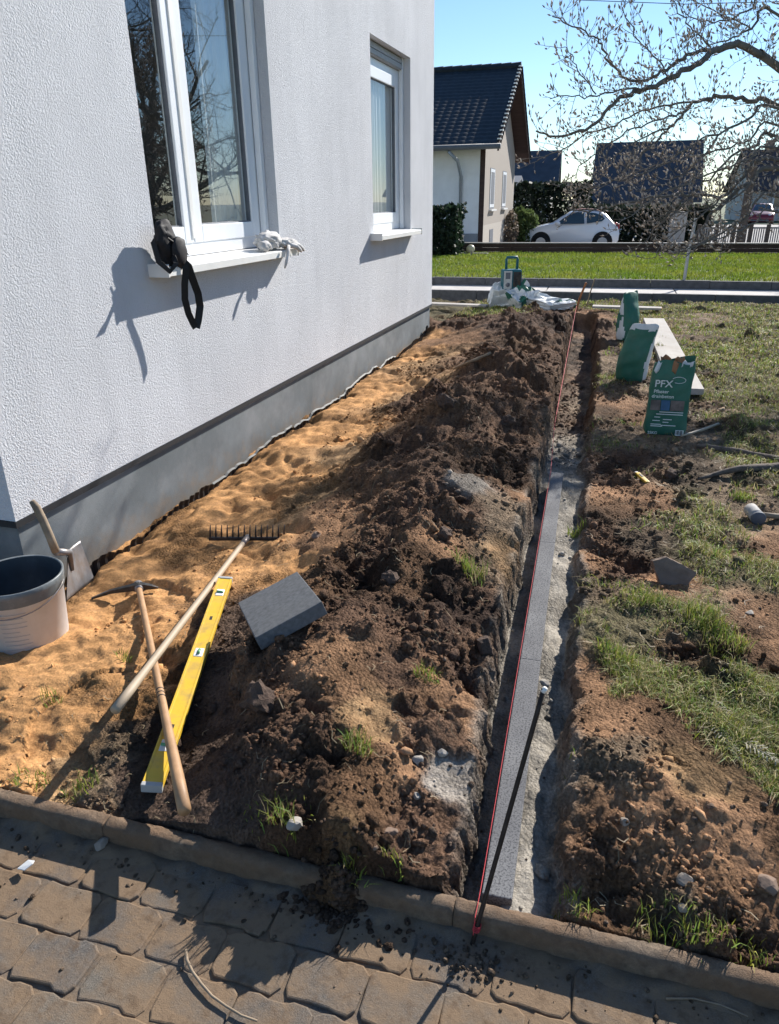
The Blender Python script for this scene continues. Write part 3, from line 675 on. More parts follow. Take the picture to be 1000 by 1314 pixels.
for k, (y0, y1) in enumerate([(1.335, 2.395), (2.397, 3.4625), (3.4645, 4.53)]):
    a, b = stone_x(y0), stone_x(y1)
    o = MB().box(-.038, .038, -(y1 - y0) / 2, (y1 - y0) / 2, -.22, 0).build('edging_stone', MAT['edging'], None, bevel=.003)
    o.location = ((a + b) / 2, (y0 + y1) / 2, -.012 - .001 * k); o.rotation_euler = (0, 0, math.atan(.0112))
    tag(o, names[k], 'edging stone', 'edging stones laid in the trench')
MAT['rust_rod'] = M('dark_rod_steel', (.045, .035, .03), .6, .4, 30, .4, 200, .001, metal=.6)
MAT['white_paint'] = M('white_paint', (.75, .75, .73), .5, .08)
MAT['red_string'] = M('red_string', (.55, .05, .06), .7, .2)
rb, rt = Vector((-.153, 1.222, -.095)), PG(698, 884, .55)
rod = empty('steel_rod', rb); tag(rod, 'dark steel rod leaning over the kerb with white tip', 'rod')
pts = [Vector((0, 0, 0)).lerp(rt - rb, t) for t in np.linspace(0, 1, 12)]
MB().tube(pts, .0058, 8).build('shaft', MAT['rust_rod'], rod, True)
MB().tube([pts[-1] - (pts[-1] - pts[-2]) * .12, pts[-1] + Vector((.004, 0, .004))], [.0068, .0055], 8).build('tip', MAT['white_paint'], rod, True)
st = [Vector((-.147, 1.236, -.040)), Vector((-.146, 1.250, .003)), Vector((-.145, 1.31, .005))] + [Vector((stone_x(y) - .041, y, .001 + .004 * (y > 4))) for y in np.linspace(1.4, 4.5, 10)] + [Vector((-.215 - .01 * (y - 5), y, .012 + (y - 5) * .012)) for y in np.linspace(5.5, 11.75, 8)]
so = MB().tube(st, [.0011] * 13 + [.0022] * 8, 6).build('string_line', MAT['red_string'], None); tag(so, 'red mason string stretched along the trench edging', 'string')
kn = MB(); 
for k in range(4): kn.tube([rb + (rt - rb) * (.10 + .006 * k) + Vector((.0085 * math.cos(a), .0085 * math.sin(a), 0)) for a in np.linspace(0, 6.28, 14)], .0014, 5)
kn.build('knot', MAT['red_string'], so, True)

# ------------------------------------------------------------------ tools on the soil
MAT['wood_pale'] = M('pale_ash_handle', (.42, .33, .23), .6, .22, 9, .25, 60, .001, dirt=(.25, .17, .10), dscale=9, damt=.5, stretch=(1, 1, 1))
MAT['wood_brown'] = M('brown_ash_handle', (.40, .235, .12), .55, .22, 9, .25, 60, .001, dirt=(.20, .12, .07), dscale=11, damt=.4)
MAT['steel_dark'] = M('dark_tool_steel', (.05, .052, .055), .5, .4, 30, .3, 150, .001, metal=.7, dirt=(.14, .085, .05), dscale=18, damt=.7)
MAT['steel_grey'] = M('worn_grey_steel', (.26, .26, .27), .45, .25, 12, .2, 100, .001, metal=.6, dirt=(.24, .16, .10), dscale=10, damt=.7)
MAT['yellow'] = M('yellow_level_paint', (.72, .46, .035), .45, .12, 14, .15, 80, .0006, dirt=(.34, .22, .09), dscale=14, damt=.8)
MAT['plastic_grey'] = M('grey_plastic', (.40, .40, .39), .5, .12)
MAT['vial'] = M('green_vial', (.12, .30, .14), .15, .1)
def lerp_pts(a, b, n): return [Vector(a).lerp(Vector(b), t) for t in np.linspace(0, 1, n)]
# rake
rh = hit(318, 697); rh = Vector((rh.x, rh.y, rh.z + .03)); tipz = .15
rtip = PG(148, 911, tipz)
rake = empty('garden_rake', rh); tag(rake, 'iron garden rake lying teeth up in the sand, pale handle', 'rake')
d = (rtip - rh)
side = (PG(362, 690, rh.z) - PG(268, 690, rh.z)).normalized()
pts = lerp_pts(-d.normalized() * 0, d, 14)
MB().tube(pts, [.0135] * 12 + [.0155, .016], 12).build('handle', MAT['wood_pale'], rake, True)
hd = MB(); hd.obox(Vector((0, 0, -.004)), side * .20, Vector((0, .006, 0)), Vector((0, 0, .010))); hp = hd.build('head', MAT['steel_dark'], rake, bevel=.003)
for k in range(14):
    c = side * (-.193 + .386 * k / 13)
    MB().tube([c + Vector((0, 0, 0)), c + Vector((0, .006, .035)), c + Vector((0, .016, .068))], [.0048, .0042, .002], 6).build('tooth', MAT['steel_dark'], hp, True)
MB().tube([-d.normalized() * .01, d.normalized() * .09], [.0165, .0155], 12).build('socket', MAT['steel_grey'], rake, True)
# mattock with brown handle
ph = hit(178, 755); ph = PG(178, 753, max(float(hz(ph.x + a, ph.y + b)) for a in (-.2, -.1, 0, .08) for b in (-.04, 0, .04)) + .034); pe = PG(237, 1040, .092)
pick = empty('mattock', ph); tag(pick, 'small mattock lying under the rake, orange brown wooden handle', 'mattock')
d = pe - ph; pts = lerp_pts(-d.normalized() * .02, d, 14)
MB().tube(pts, [.0135] * 4 + [.014] * 6 + [.0155, .017, .0185, .0185], 12).build('handle', MAT['wood_brown'], pick, True)
sd = (PG(205, 748, ph.z) - PG(112, 757, ph.z)).normalized(); L1, L2 = .21, .085
hm = MB(); dn = d.normalized(); up = sd.cross(dn).normalized()
if up.z < 0: up = -up
def taper(mb_, pts_, ws, ts, upv):
    vs = []; 
    for p, w, t in zip(pts_, ws, ts):
        u = dn
        vs += [p - u * w - upv * t, p + u * w - upv * t, p + u * w + upv * t, p - u * w + upv * t]
    fs = [(0, 1, 2, 3), tuple(4 * (len(pts_) - 1) + k for k in (3, 2, 1, 0))]
    for i in range(len(pts_) - 1):
        for k in range(4): fs.append((4 * i + k, 4 * i + (k + 1) % 4, 4 * i + 4 + (k + 1) % 4, 4 * i + 4 + k))
    mb_.add(vs, fs)
taper(hm, [-sd * L1 - up * .035, -sd * L1 * .6 - up * .010, -sd * .03, Vector((0, 0, 0)), sd * .03, sd * L2 * .7 - up * .006, sd * L2 - up * .014], [.004, .010, .015, .024, .015, .012, .005], [.005, .008, .013, .020, .013, .009, .004], up)
hm.build('head', MAT['steel_dark'], pick, bevel=.002)
MB().tube([-dn * .03, dn * .035], [.021, .018], 12).build('collar', MAT['steel_grey'], pick, True)
gr = MB()
for t in (.60, .615, .63): gr.tube([pts[0].lerp(d, t) + Vector((0, 0, .0)) - dn * .002, pts[0].lerp(d, t) + dn * .002], .0152, 12)
gr.build('groove', MAT['steel_dark'], pick, True)
# spirit level
la, lb = PG(196, 1008, .022), PG(289, 745, .062)
lev = empty('spirit_level', (la + lb) / 2); tag(lev, 'yellow spirit level with three vials lying across the dark soil', 'spirit level')
ld = (lb - la); LH = ld.length / 2; ld.normalize(); lu = Vector((.15, -.12, 1)); lw = ld.cross(lu).normalized(); lu = lw.cross(ld).normalized()
b_ = MB()
b_.obox((0, 0, 0), ld * LH, lw * .028, lu * .011); body = b_.build('body', MAT['yellow'], lev, bevel=.002)
for sgn in (-1, 1): MB().obox(lw * .0255 * sgn, ld * LH * .998, lw * .0042, lu * .0125).build('edge_rail', MAT['yellow'], body, bevel=.0012)
for sgn in (-1, 1): MB().obox(ld * (LH + .006) * sgn, ld * .008, lw * .031, lu * .0145).build('end_cap', MAT['plastic_grey'], lev, bevel=.003)
for t, ax_ in ((-.74, lw), (.08, ld), (.80, lw)):
    c = ld * LH * t
    w_ = MB().obox(c + lu * .008, ld * .026, lw * .017, lu * .0052).build('vial_window', MAT['white_paint'], lev, bevel=.004)
    MB().tube([c + lu * .0145 - ax_ * .014, c + lu * .0145 + ax_ * .014], .0055, 10).build('vial', MAT['vial'], w_, True)
for t in (-.60, .47):
    MB().obox(ld * LH * t + lu * .011, ld * .012, lw * .005, lu * .0008).build('mark', MAT['steel_dark'], lev)
# concrete block on the mound
cen = PG(356.3, 772.7, .225); u = Vector((.7359, .5968, .3197)); v = Vector((.5777, -.7998, .1632)); w = Vector((-.3531, -.0646, .9333)); lu_, lv_ = .131, .190
MAT['block'] = M('dark_grey_concrete', (.12, .125, .13), .9, .3, 60, .6, 320, .0025, dirt=(.14, .14, .14), dscale=7, damt=.5)
blk = MB().obox((0, 0, 0), u * lu_, v * lv_, w * .027).build('concrete_block', MAT['block'], None, bevel=.004); blk.location = cen - w * .027
tag(blk, 'dark grey concrete block lying tilted on the soil mound', 'block')
# bucket
BC = Vector((-2.135, 2.10, float(hz(-2.1, 2.08)) - .01))
buck = empty('mortar_bucket', BC); tag(buck, 'white plastic mortar bucket with dark rim beside the shovel', 'bucket')
MAT['bucket'] = M('grubby_white_plastic', (.62, .62, .63), .45, .08, 5, dirt=(.36, .33, .30), dscale=5, damt=.5, stretch=None)
MAT['bucket_dark'] = M('dark_inside_plastic', (.035, .045, .055), .5, .3, 8, dirt=(.12, .13, .14), dscale=5, damt=.5)
MAT['bucket_rim'] = M('grey_stained_rim', (.13, .145, .15), .4, .2, 8, dirt=(.35, .37, .37), dscale=7, damt=.7)
H_ = .285
MB().lathe([(.001, 0), (.148, 0), (.153, .006), (.168, H_ * .78), (.1735, H_ * .785)], 48).build('body', MAT['bucket'], buck, True)
MB().lathe([(.1735, H_ * .785), (.1755, H_ * .80), (.1765, H_ * .90), (.179, H_ * .92), (.181, H_), (.176, H_ + .004), (.171, H_)], 48).build('rim', MAT['bucket_rim'], buck, True)
MB().lathe([(.171, H_), (.168, H_ * .8), (.150, .03), (.001, .025)], 48).build('inside', MAT['bucket_dark'], buck, True)
for k in range(9):   # printed text lines on the side, too blurred to read
    a0 = -1.35; z = .035 + k * .02
    rr = .1535 + (.168 - .1535) * z / (H_ * .78) + .0012
    MB().strip([(rr * math.cos(a), rr * math.sin(a), z) for a in np.linspace(a0, a0 + [.5, .62, .55, .6, .4, .58, .6, .52, .61][k], 10)], .0022, [(math.cos(a), math.sin(a), 0) for a in np.linspace(a0, a0 + .6, 10)], .0005).build('print_line', MAT['plastic_grey'], buck)
hp_ = [(.183 * math.cos(a), .183 * math.sin(a), H_ * .9 - .07 * math.sin((a - 3.5) / 3.14 * 3.14)) for a in np.linspace(3.5, 3.5 + 3.14, 24)]
MB().tube(hp_, .0025, 6).build('wire_handle', MAT['steel_grey'], buck, True)
# shovel leaning on the plinth
def on_wall(px, py, off=.0):
    w_ = _ray(px, py); o_ = Vector((0, 0, CAMH)); nrm = (HW.to_3x3() @ Vector((1, 0, 0))); p0 = wl(off, 0, 0)
    t = (p0 - o_).dot(nrm) / Vector(w_).dot(nrm); return o_ + Vector(w_) * t
TLb, TRb = on_wall(81, 716, .16), on_wall(97, 695, .05); BRb, BLb = on_wall(121, 744, .11), on_wall(85, 771, .24)
shv = empty('shovel', BLb); tag(shv, 'short shovel with worn grey blade leaning on the plinth', 'shovel')
def bil(u_, v_): return TLb.lerp(TRb, u_).lerp(BLb.lerp(BRb, u_), v_)
nb = (TRb - TLb).cross(BLb - TLb).normalized(); nb = nb if nb.x > 0 else -nb
vs = []; fs = []; nu, nv = 12, 14
for sgn in (0, 1):
    for i in range(nv + 1):
        for j in range(nu + 1):
            u_, v_ = j / nu, i / nv; q = (2 * u_ - 1) ** 2 * .022 * (1 - .6 * v_) - .006 * v_
            vs.append(bil(u_, v_) - BLb + nb * (q - .003 * sgn))
S_ = (nu + 1) * (nv + 1)
for sgn in (0, 1):
    for i in range(nv):
        for j in range(nu):
            k = sgn * S_ + i * (nu + 1) + j; fs.append((k, k + 1, k + nu + 2, k + nu + 1))
for j in range(nu):
    fs.append((j, j + 1, S_ + j + 1, S_ + j)); k = nv * (nu + 1) + j; fs.append((k, k + 1, S_ + k + 1, S_ + k))
MB().add(vs, fs).build('blade', MAT['steel_grey'], shv, True)
h0 = bil(.35, .45) - BLb + nb * .004; h1 = bil(.15, -.05) - BLb + nb * .02
hp_ = [on_wall(72, 708, .17) - BLb, on_wall(64, 688, .16) - BLb, on_wall(55, 667, .13) - BLb, on_wall(47, 651, .11) - BLb, on_wall(41, 643, .10) - BLb]
MB().tube([h0, h1, hp_[0]], [.008, .016, .0185], 10).build('socket', MAT['steel_grey'], shv, True)
MAT['wood_old'] = M('old_grey_handle', (.25, .19, .13), .75, .3, 12, .3, 80, .001)
MB().tube(hp_, [.0175, .0175, .0175, .017, .012], 10).build('handle', MAT['wood_old'], shv, True)

# ------------------------------------------------------------------ waist bag and gloves on the sill
def blob(name, c, rx, ry, rz, mat, parent, seed=0, amp=.12, fr=3.0, sub=4, rot=None, power=2.0):
    bm = bmesh.new(); bmesh.ops.create_icosphere(bm, subdivisions=sub, radius=1.0)
    co = np.array([v_.co[:] for v_ in bm.verts])
    d_ = 1 + amp * (fbm(co[:, 0] * fr + seed, co[:, 1] * fr + co[:, 2] * 1.7, 4, seed) + .7 * fbm(co[:, 2] * fr * 1.4 + seed, co[:, 0] * fr - co[:, 1], 3, seed + 5))
    for v_, dd in zip(bm.verts, d_):
        p = v_.co * dd; v_.co = Vector((p.x * rx, p.y * ry, p.z * rz))
        if rot: v_.co = rot @ v_.co
        v_.co += Vector(c)
    me = bpy.data.meshes.new(name); bm.to_mesh(me); bm.free(); return link(name, me, mat, parent, True)
MAT['black_fabric'] = M('black_nylon', (.022, .021, .024), .7, .3, 30, .4, 500, .001, spec=.3)
MAT['black_strap'] = M('black_webbing', (.008, .008, .010), .6, .2, 30)
MAT['glove'] = M('dusty_white_glove', (.58, .56, .54), .9, .12, 20, .4, 300, .001, dirt=(.30, .28, .26), dscale=16, damt=.5)
wb = empty('waist_bag', wl(.075, 1.315, 1.29), -WANG); tag(wb, 'black waist bag on the window sill, strap hanging down the wall', 'bag')
rt_ = Matrix.Rotation(.55, 3, 'X') @ Matrix.Rotation(.15, 3, 'Y')
blob('body', (.0, -.005, .105), .044, .085, .140, MAT['black_fabric'], wb, 3, .22, 1.6, 4, rt_)
blob('pocket', (.05, .03, .065), .028, .070, .085, MAT['black_fabric'], wb, 9, .2, 1.8, 3, rt_)
MB().strip([(.055, -.07, .145), (.066, -.02, .115), (.070, .04, .085), (.066, .09, .05)], .006, (1, 0, .3), .004).build('zip', MAT['black_strap'], wb)
MB().box(-.02, .02, .08, .125, .01, .085).build('buckle_tab', MAT['black_strap'], wb, bevel=.006)
lp = [(.05, .05, .02), (.068, .075, -.01), (.070, .100, -.08), (.072, .135, -.16), (.070, .145, -.23), (.062, .125, -.30), (.055, .105, -.345)]
MB().strip(lp, .042, [(.75, -.65, 0)] * 7, .003).build('strap', MAT['black_strap'], wb)
lp2 = [(.05, .04, .02), (.064, .055, -.02), (.050, .045, -.10), (.040, .045, -.18), (.040, .065, -.26), (.046, .092, -.32), (.052, .104, -.345)]
MB().strip(lp2, .038, [(.8, -.6, 0)] * 7, .003).build('strap', MAT['black_strap'], wb)
MB().strip([(.0, -.06, .16), (-.01, -.11, .12), (.02, -.13, .03), (.075, -.12, -.02), (.10, -.09, .02), (.06, -.05, .05)], .028, (.4, -1, 0), .003).build('waist_belt', MAT['black_strap'], wb)
gl = empty('work_gloves', wl(.045, 2.66, 1.296), -WANG); gl.scale = (1.3, 1.3, 1.4); tag(gl, 'crumpled pale work gloves on the right end of the sill', 'gloves')
blob('palm', (-.01, -.03, .038), .055, .105, .046, MAT['glove'], gl, 13, .30, 2.2, 4)
blob('cuff', (.02, -.14, .020), .032, .045, .024, MAT['glove'], gl, 17, .35, 2.5, 3)
blob('palm', (.03, .10, .022), .045, .09, .024, MAT['glove'], gl, 23, .30, 2.4, 4)
for k, (a, b, e) in enumerate([((.03, .10, .02), (.065, .17, .012), (.075, .225, -.006)), ((.05, .08, .02), (.088, .15, .008), (.098, .195, -.018)), ((.06, .05, .018), (.095, .10, .006), (.104, .145, -.020)), ((.0, .12, .03), (.03, .20, .028), (.035, .25, .014))]):
    MB().tube([a, Vector(a).lerp(Vector(b), .5), b, Vector(b).lerp(Vector(e), .6), e], [.014, .013, .012, .0115, .006], 10).build('finger', MAT['glove'], gl, True)
MB().tube([(.085, .02, .012), (.098, -.02, -.02), (.100, -.055, -.06), (.098, -.075, -.085)], [.010, .010, .009, .004], 8).build('finger', MAT['glove'], gl, True)

# ------------------------------------------------------------------ bags of mortar, planks, radio
MAT['bag_green'] = M('green_printed_paper', (.022, .130, .088), .5, .18, 7, .35, 22, .006, dirt=(.10, .14, .11), dscale=8, damt=.35)
MAT['bag_white'] = M('white_bag_paper', (.62, .64, .64), .6, .1, 8, .35, 26, .006)
MAT['bag_brown'] = M('brown_inner_paper', (.30, .15, .075), .8, .2, 12, .4, 40, .004)
MAT['print_white'] = M('white_print', (.70, .74, .72), .5, .05)
MAT['print_photo'] = M('muted_print_picture', (.14, .11, .10), .5, .5, 18)
MAT['print_blue'] = M('blue_print', (.03, .10, .20), .5, .2)
def paper_bag(loc, rz, w, t, h, label, lean=(0, 0), torn=False, white_side=0, pinch=.25, slump=0.0, seed=1, wt=.40):
    root = empty('mortar_bag', loc, rz); tag(root, label, 'bag', 'bags of mortar along the trench')
    NS, NR = 40, 26; vs = []
    for i in range(NR + 1):
        f = i / NR; z = h * f
        ww = w / 2 * (1.04 - .06 * f + .03 * math.sin(f * 7 + seed) - (.05 * f ** 5)); tt = t / 2 * (.78 + .5 * math.sin(min(1, f * 1.15 + .12) * math.pi) ** .8) * max(.10, (1 - f ** 4) ** .6) if not torn else t / 2 * (1.08 - .35 * f)
        if f < .08: ww *= .90 + f * 1.25; tt *= .80 + f * 2.5
        for k in range(NS):
            a = 2 * math.pi * k / NS; ca, sa = math.cos(a), math.sin(a); e = .72
            x = ww * math.copysign(abs(ca) ** e, ca); y = tt * math.copysign(abs(sa) ** e, sa)
            q = .016 * math.sin(f * 15 + a * 3 + seed) * f + .012 * math.sin(f * 27 - a * 4 + seed * 2) + .010 * math.sin(a * 7 + f * 9) + .012 * math.sin(a * 13 - f * 21) * f
            top_ = (.05 * math.sin(a * 2 + .6) - .10 * max(0, -ca) ** 2) * (f ** 6) * (1 if torn else .25)
            vs.append((x * (1 + q) + lean[0] * f * f, y * (1 + q * 2.5) + lean[1] * f * f - slump * max(0, f - .55) ** 2, z + top_ * h + .008 * math.sin(a * 4 + seed) * f))
    fs = [(i * NS + k, i * NS + (k + 1) % NS, (i + 1) * NS + (k + 1) % NS, (i + 1) * NS + k) for i in range(NR) for k in range(NS)]
    fs.append(tuple(reversed(range(NS))))
    if not torn: fs.append(tuple(NR * NS + k for k in range(NS)))
    me = bpy.data.meshes.new('body'); me.from_pydata(vs, [], fs); me.update()
    me.materials.append(MAT['bag_green']); me.materials.append(MAT['bag_white'])
    for p in me.polygons:
        c = p.center; f = c.z / h
        if white_side and (c.x * white_side > w * wt + lean[0] * f * f * white_side - .0): p.material_index = 1
        if white_side > 0 and f > .90: p.material_index = 1
    o = link('body', me, None, root, True); sub = o.modifiers.new('smooth', 'SUBSURF'); sub.levels = 1; sub.render_levels = 1
    return root
def text_mesh(name, s, size, mat, parent, loc, rot, ext=.0006):
    cu = bpy.data.curves.new(name, 'FONT'); cu.body = s; cu.size = size; cu.extrude = ext; cu.offset = size * .012
    t = bpy.data.objects.new('tmp_text', cu); COL.objects.link(t)
    me = bpy.data.meshes.new_from_object(t); bpy.data.objects.remove(t); bpy.data.curves.remove(cu)
    me.materials.clear(); me.materials.append(mat)
    o = link(name, me, mat, parent); o.location = loc; o.rotation_euler = rot; return o
b1 = PG(851, 560, 0.0); b1 = Vector((b1.x + .01, b1.y + .08, float(hz(b1.x, b1.y + .05)) - .01))
RZ1 = math.atan2(-b1.x, b1.y) + .12
bag1 = paper_bag(b1, RZ1, .285, .15, .55, 'nearest green mortar bag, torn open at the top, white print', (.01, .02), True, 0, .55, 0, 2)
tiltx = R_(90 + 3)
yf = lambda z: -.084 + .045 * (z / .55) ** 1.2 - .006
for s_, size, x_, z_ in (('PFX', .072, -.115, .365), ('Pflaster', .034, -.115, .322), ('drainbeton', .034, -.125, .288)):
    text_mesh('lettering', s_, size, MAT['print_white'], bag1, (x_, yf(z_) - .012, z_), (tiltx + .06, 0, 0))
text_mesh('weight_mark', '25KG', .028, MAT['print_white'], bag1, (-.125, -.097, .025), (R_(90), 0, 0))
MB().tube([(.045 + .045 * math.cos(a), yf(.41) - .008, .415 + .022 * math.sin(a)) for a in np.linspace(-2.2, 2.8, 20)], .002, 5).build('swoosh', MAT['print_white'], bag1)
for x0, x1, mt_ in ((-.125, -.06, 'print_photo'), (-.055, .005, 'print_blue'), (.010, .10, 'print_photo')):
    MB().obox(((x0 + x1) / 2, yf(.235) - .010, .235), ((x1 - x0) / 2, 0, 0), (0, .001, 0), (0, .004, .036)).build('picture', MAT[mt_], bag1)
for k, (x0, x1, z_) in enumerate([(-.06, .10, .188), (-.08, .10, .172), (-.09, -.05, .150), (-.03, .03, .135), (-.10, -.05, .125), (-.03, .01, .115), (-.11, -.04, .098), (-.04, .06, .092), (-.11, -.03, .085)]):
    MB().obox(((x0 + x1) / 2, yf(z_) - .0115, z_), ((x1 - x0) / 2, 0, 0), (0, .0008, 0), (0, 0, .0028)).build('print_line', MAT['print_white'], bag1)
bc = MB().obox((.092, -.098, .042), (.028, 0, 0), (0, .001, 0), (0, 0, .020)).build('barcode', MAT['print_white'], bag1)
for k in range(7): MB().obox((.070 + k * .007, -.0995, .044), (.0012 + .0008 * (k % 3), 0, 0), (0, .0006, 0), (0, 0, .015)).build('bar', MAT['black_strap'], bc)
for q, (x_, z_, w_, h_, mt_, tw) in enumerate([(-.085, .50, .040, .050, 'bag_white', .5), (-.05, .53, .045, .060, 'bag_brown', -.3), (.0, .50, .05, .055, 'bag_brown', .2), (.045, .535, .04, .045, 'bag_brown', -.5), (.09, .52, .045, .025, 'bag_white', .2), (-.105, .45, .03, .02, 'bag_white', .4)]):
    vs = []
    for i in range(5):
        for j in range(5):
            a_, b_ = i / 4 - .5, j / 4 - .5
            vs.append((x_ + a_ * w_ * 1.6 + tw * b_ * h_, -.03 + .02 * math.sin(q * 2 + a_ * 5) + .03 * b_ * tw + .02 * (q % 2), z_ + b_ * h_ * 1.4 + .012 * math.sin(a_ * 8 + q)))
    o = MB().add(vs, [(i * 5 + j, i * 5 + j + 1, (i + 1) * 5 + j + 1, (i + 1) * 5 + j) for i in range(4) for j in range(4)]).build('torn_paper', MAT[mt_], bag1, True)
    s_ = o.modifiers.new('thick', 'SOLIDIFY'); s_.thickness = .0015
p2 = PG(808, 490, 0); b2 = paper_bag((p2.x + .01, p2.y + .1, float(hz(p2.x, p2.y + .1)) - .01), -.35, .275, .17, .55, 'middle green mortar bag, closed, leaning right with pale folded top', (.09, .0), False, 1, .5, .10, 5, .462)
p3 = PG(805, 441, 0); b3 = paper_bag((p3.x - .01, p3.y + .12, float(hz(p3.x, p3.y + .1)) - .01), .95, .28, .17, .56, 'farthest green mortar bag, seen edge on, beside the long board', (.06, .06), False, -1, .30, .05, 8, .49)
MAT['board'] = M('weathered_pale_board', (.40, .37, .335), .85, .16, 6, .4, 40, .002, dirt=(.28, .22, .17), dscale=3, damt=.5, stretch=(1, .08, 1))
MAT['board_end'] = M('orange_end_paint', (.45, .19, .08), .8, .2)
a0, a1 = PG(883, 498, .06), PG(839, 408, .06)
ln = (a1 - a0).length / 2; bd = MB().box(-.135, .135, -ln, ln, -.055, 0).build('long_board', MAT['board'], None, bevel=.004)
bd.location = (a0 + a1) / 2 + Vector((0, 0, -.002)); bd.rotation_euler = (0, 0, -math.atan2((a1 - a0).x, (a1 - a0).y)); tag(bd, 'long pale scaffold board lying beside the mortar bags', 'board')
a0, a1 = PG(760, 399, .03), PG(850, 402, .03); ln = (a1 - a0).length / 2
bd = MB().box(-ln, ln, -.09, .09, -.03, 0).build('short_board', MAT['board'], None, bevel=.003); bd.location = (a0 + a1) / 2 + Vector((0, .25, .05)); bd.rotation_euler = (0, 0, math.atan2((a1 - a0).y, (a1 - a0).x)); tag(bd, 'short pale board lying crosswise at the end of the trench', 'board')
MB().box(ln - .004, ln + .006, -.088, .088, -.029, -.002).build('painted_end', MAT['board_end'], bd)
a0, a1 = PG(540, 390.5, .03), PG(624, 394, .03); ln = (a1 - a0).length / 2
bd = MB().box(-ln, ln, -.09, .09, -.03, 0).build('short_board', MAT['board'], None, bevel=.003); bd.location = (a0 + a1) / 2 + Vector((0, .1, .02)); bd.rotation_euler = (0, 0, math.atan2((a1 - a0).y, (a1 - a0).x)); tag(bd, 'pale board behind the soil heap by the house corner', 'board')
# empty bags heap
EB = PG(660, 392, .0); EB = Vector((EB.x, 12.15, 0.0))
def crumple(name, c, sx, sy, sz, rot, mats, label, seed):
    bm = bmesh.new(); bmesh.ops.create_cube(bm, size=2); bmesh.ops.subdivide_edges(bm, edges=list(bm.edges), cuts=7, use_grid_fill=True)
    co = np.array([v_.co[:] for v_ in bm.verts]); n1 = fbm(co[:, 0] * 1.5 + seed, co[:, 1] * 1.5 + co[:, 2], 3, seed); n2 = fbm(co[:, 1] * 1.7 + seed, co[:, 2] * 1.7 - co[:, 0], 3, seed + 3)
    for v_, a_, b_ in zip(bm.verts, n1, n2): v_.co = Vector((v_.co.x * sx * (1 + .25 * a_), v_.co.y * sy * (1 + .3 * b_), v_.co.z * sz * (1 + .7 * a_) + .5 * sz * b_))
    me = bpy.data.meshes.new(name); bm.to_mesh(me); bm.free()
    for m_ in mats: me.materials.append(m_)
    for p in me.polygons: p.material_index = 1 if len(mats) > 1 and (perlin(np.array([p.center.x * 6 + seed]), np.array([p.center.y * 6 + p.center.z * 5]), seed)[0] > .06) else 0
    o = link(name, me, None, None, False); o.location = c; o.rotation_euler = rot; return tag(o, label, 'bag', 'used bags heaped by the radio')
wg = [MAT['bag_white'], MAT['bag_green']]
crumple('empty_bag', EB + Vector((-.20, .05, .16)), .17, .15, .13, (.3, .2, .3), wg[:1], 'crumpled white empty bag under the left side of the radio', 3)
crumple('empty_bag', EB + Vector((.14, .0, .15)), .19, .16, .11, (.5, -.4, .7), wg, 'crumpled white and green empty bag right below the radio', 5)
crumple('empty_bag', EB + Vector((.45, -.05, .11)), .22, .15, .06, (.2, .25, -.3), wg[:1], 'flattened white empty bag sticking out of the heap', 8)
crumple('empty_bag', EB + Vector((.78, -.05, .07)), .20, .12, .045, (.1, -.1, .2), wg, 'flat green and white empty bag at the right end of the heap', 12)
MAT['teal'] = M('teal_radio_plastic', (.012, .105, .135), .45, .15)
MAT['silver'] = M('silver_panel', (.52, .52, .50), .4, .08)
rad = empty('site_radio', EB + Vector((-.06, .12, .26)), .35); rad.scale = (1.15, 1.15, 1.15); tag(rad, 'teal jobsite radio with tall handle standing on empty bags', 'radio')
MB().box(-.13, .13, -.09, .09, 0, .27).build('body', MAT['teal'], rad, bevel=.025, seg=3)
pn = MB().box(-.122, -.01, -.097, -.088, .02, .255).build('front_panel', MAT['silver'], rad, bevel=.006)
MB().box(-.10, -.035, -.100, -.096, .15, .235).build('display', MAT['gasket'], pn, bevel=.003)
MB().tube([(-.068, -.094, .075), (-.068, -.108, .075)], .028, 20).build('dial', MAT['gasket'], pn, True)
MB().box(.01, .115, -.094, -.088, .04, .24).build('speaker_grille', MAT['steel_dark'], rad, bevel=.004)
MB().tube([(-.075, .0, .255), (-.078, .0, .40), (-.07, 0, .425), (.07, 0, .425), (.078, 0, .40), (.075, 0, .255)], .018, 10).build('handle', MAT['teal'], rad, True)
MAT['stake'] = M('rusty_stake', (.34, .14, .06), .8, .25)
a0 = PG(738, 399, 0); o = MB().tube([(0, 0, -.1), (.05, .0, .18), (.13, 0, .42)], .017, 6).build('wooden_stake', MAT['stake']); o.location = a0; tag(o, 'reddish stake leaning right at the far end of the trench', 'stake')
a0 = PG(752, 394, 0); o = MB().tube([(0, 0, -.1), (.04, .0, .2), (.10, 0, .44)], .010, 6).build('thin_stake', MAT['wood_old']); o.location = a0; tag(o, 'thin grey stick leaning right behind the reddish stake', 'stick')

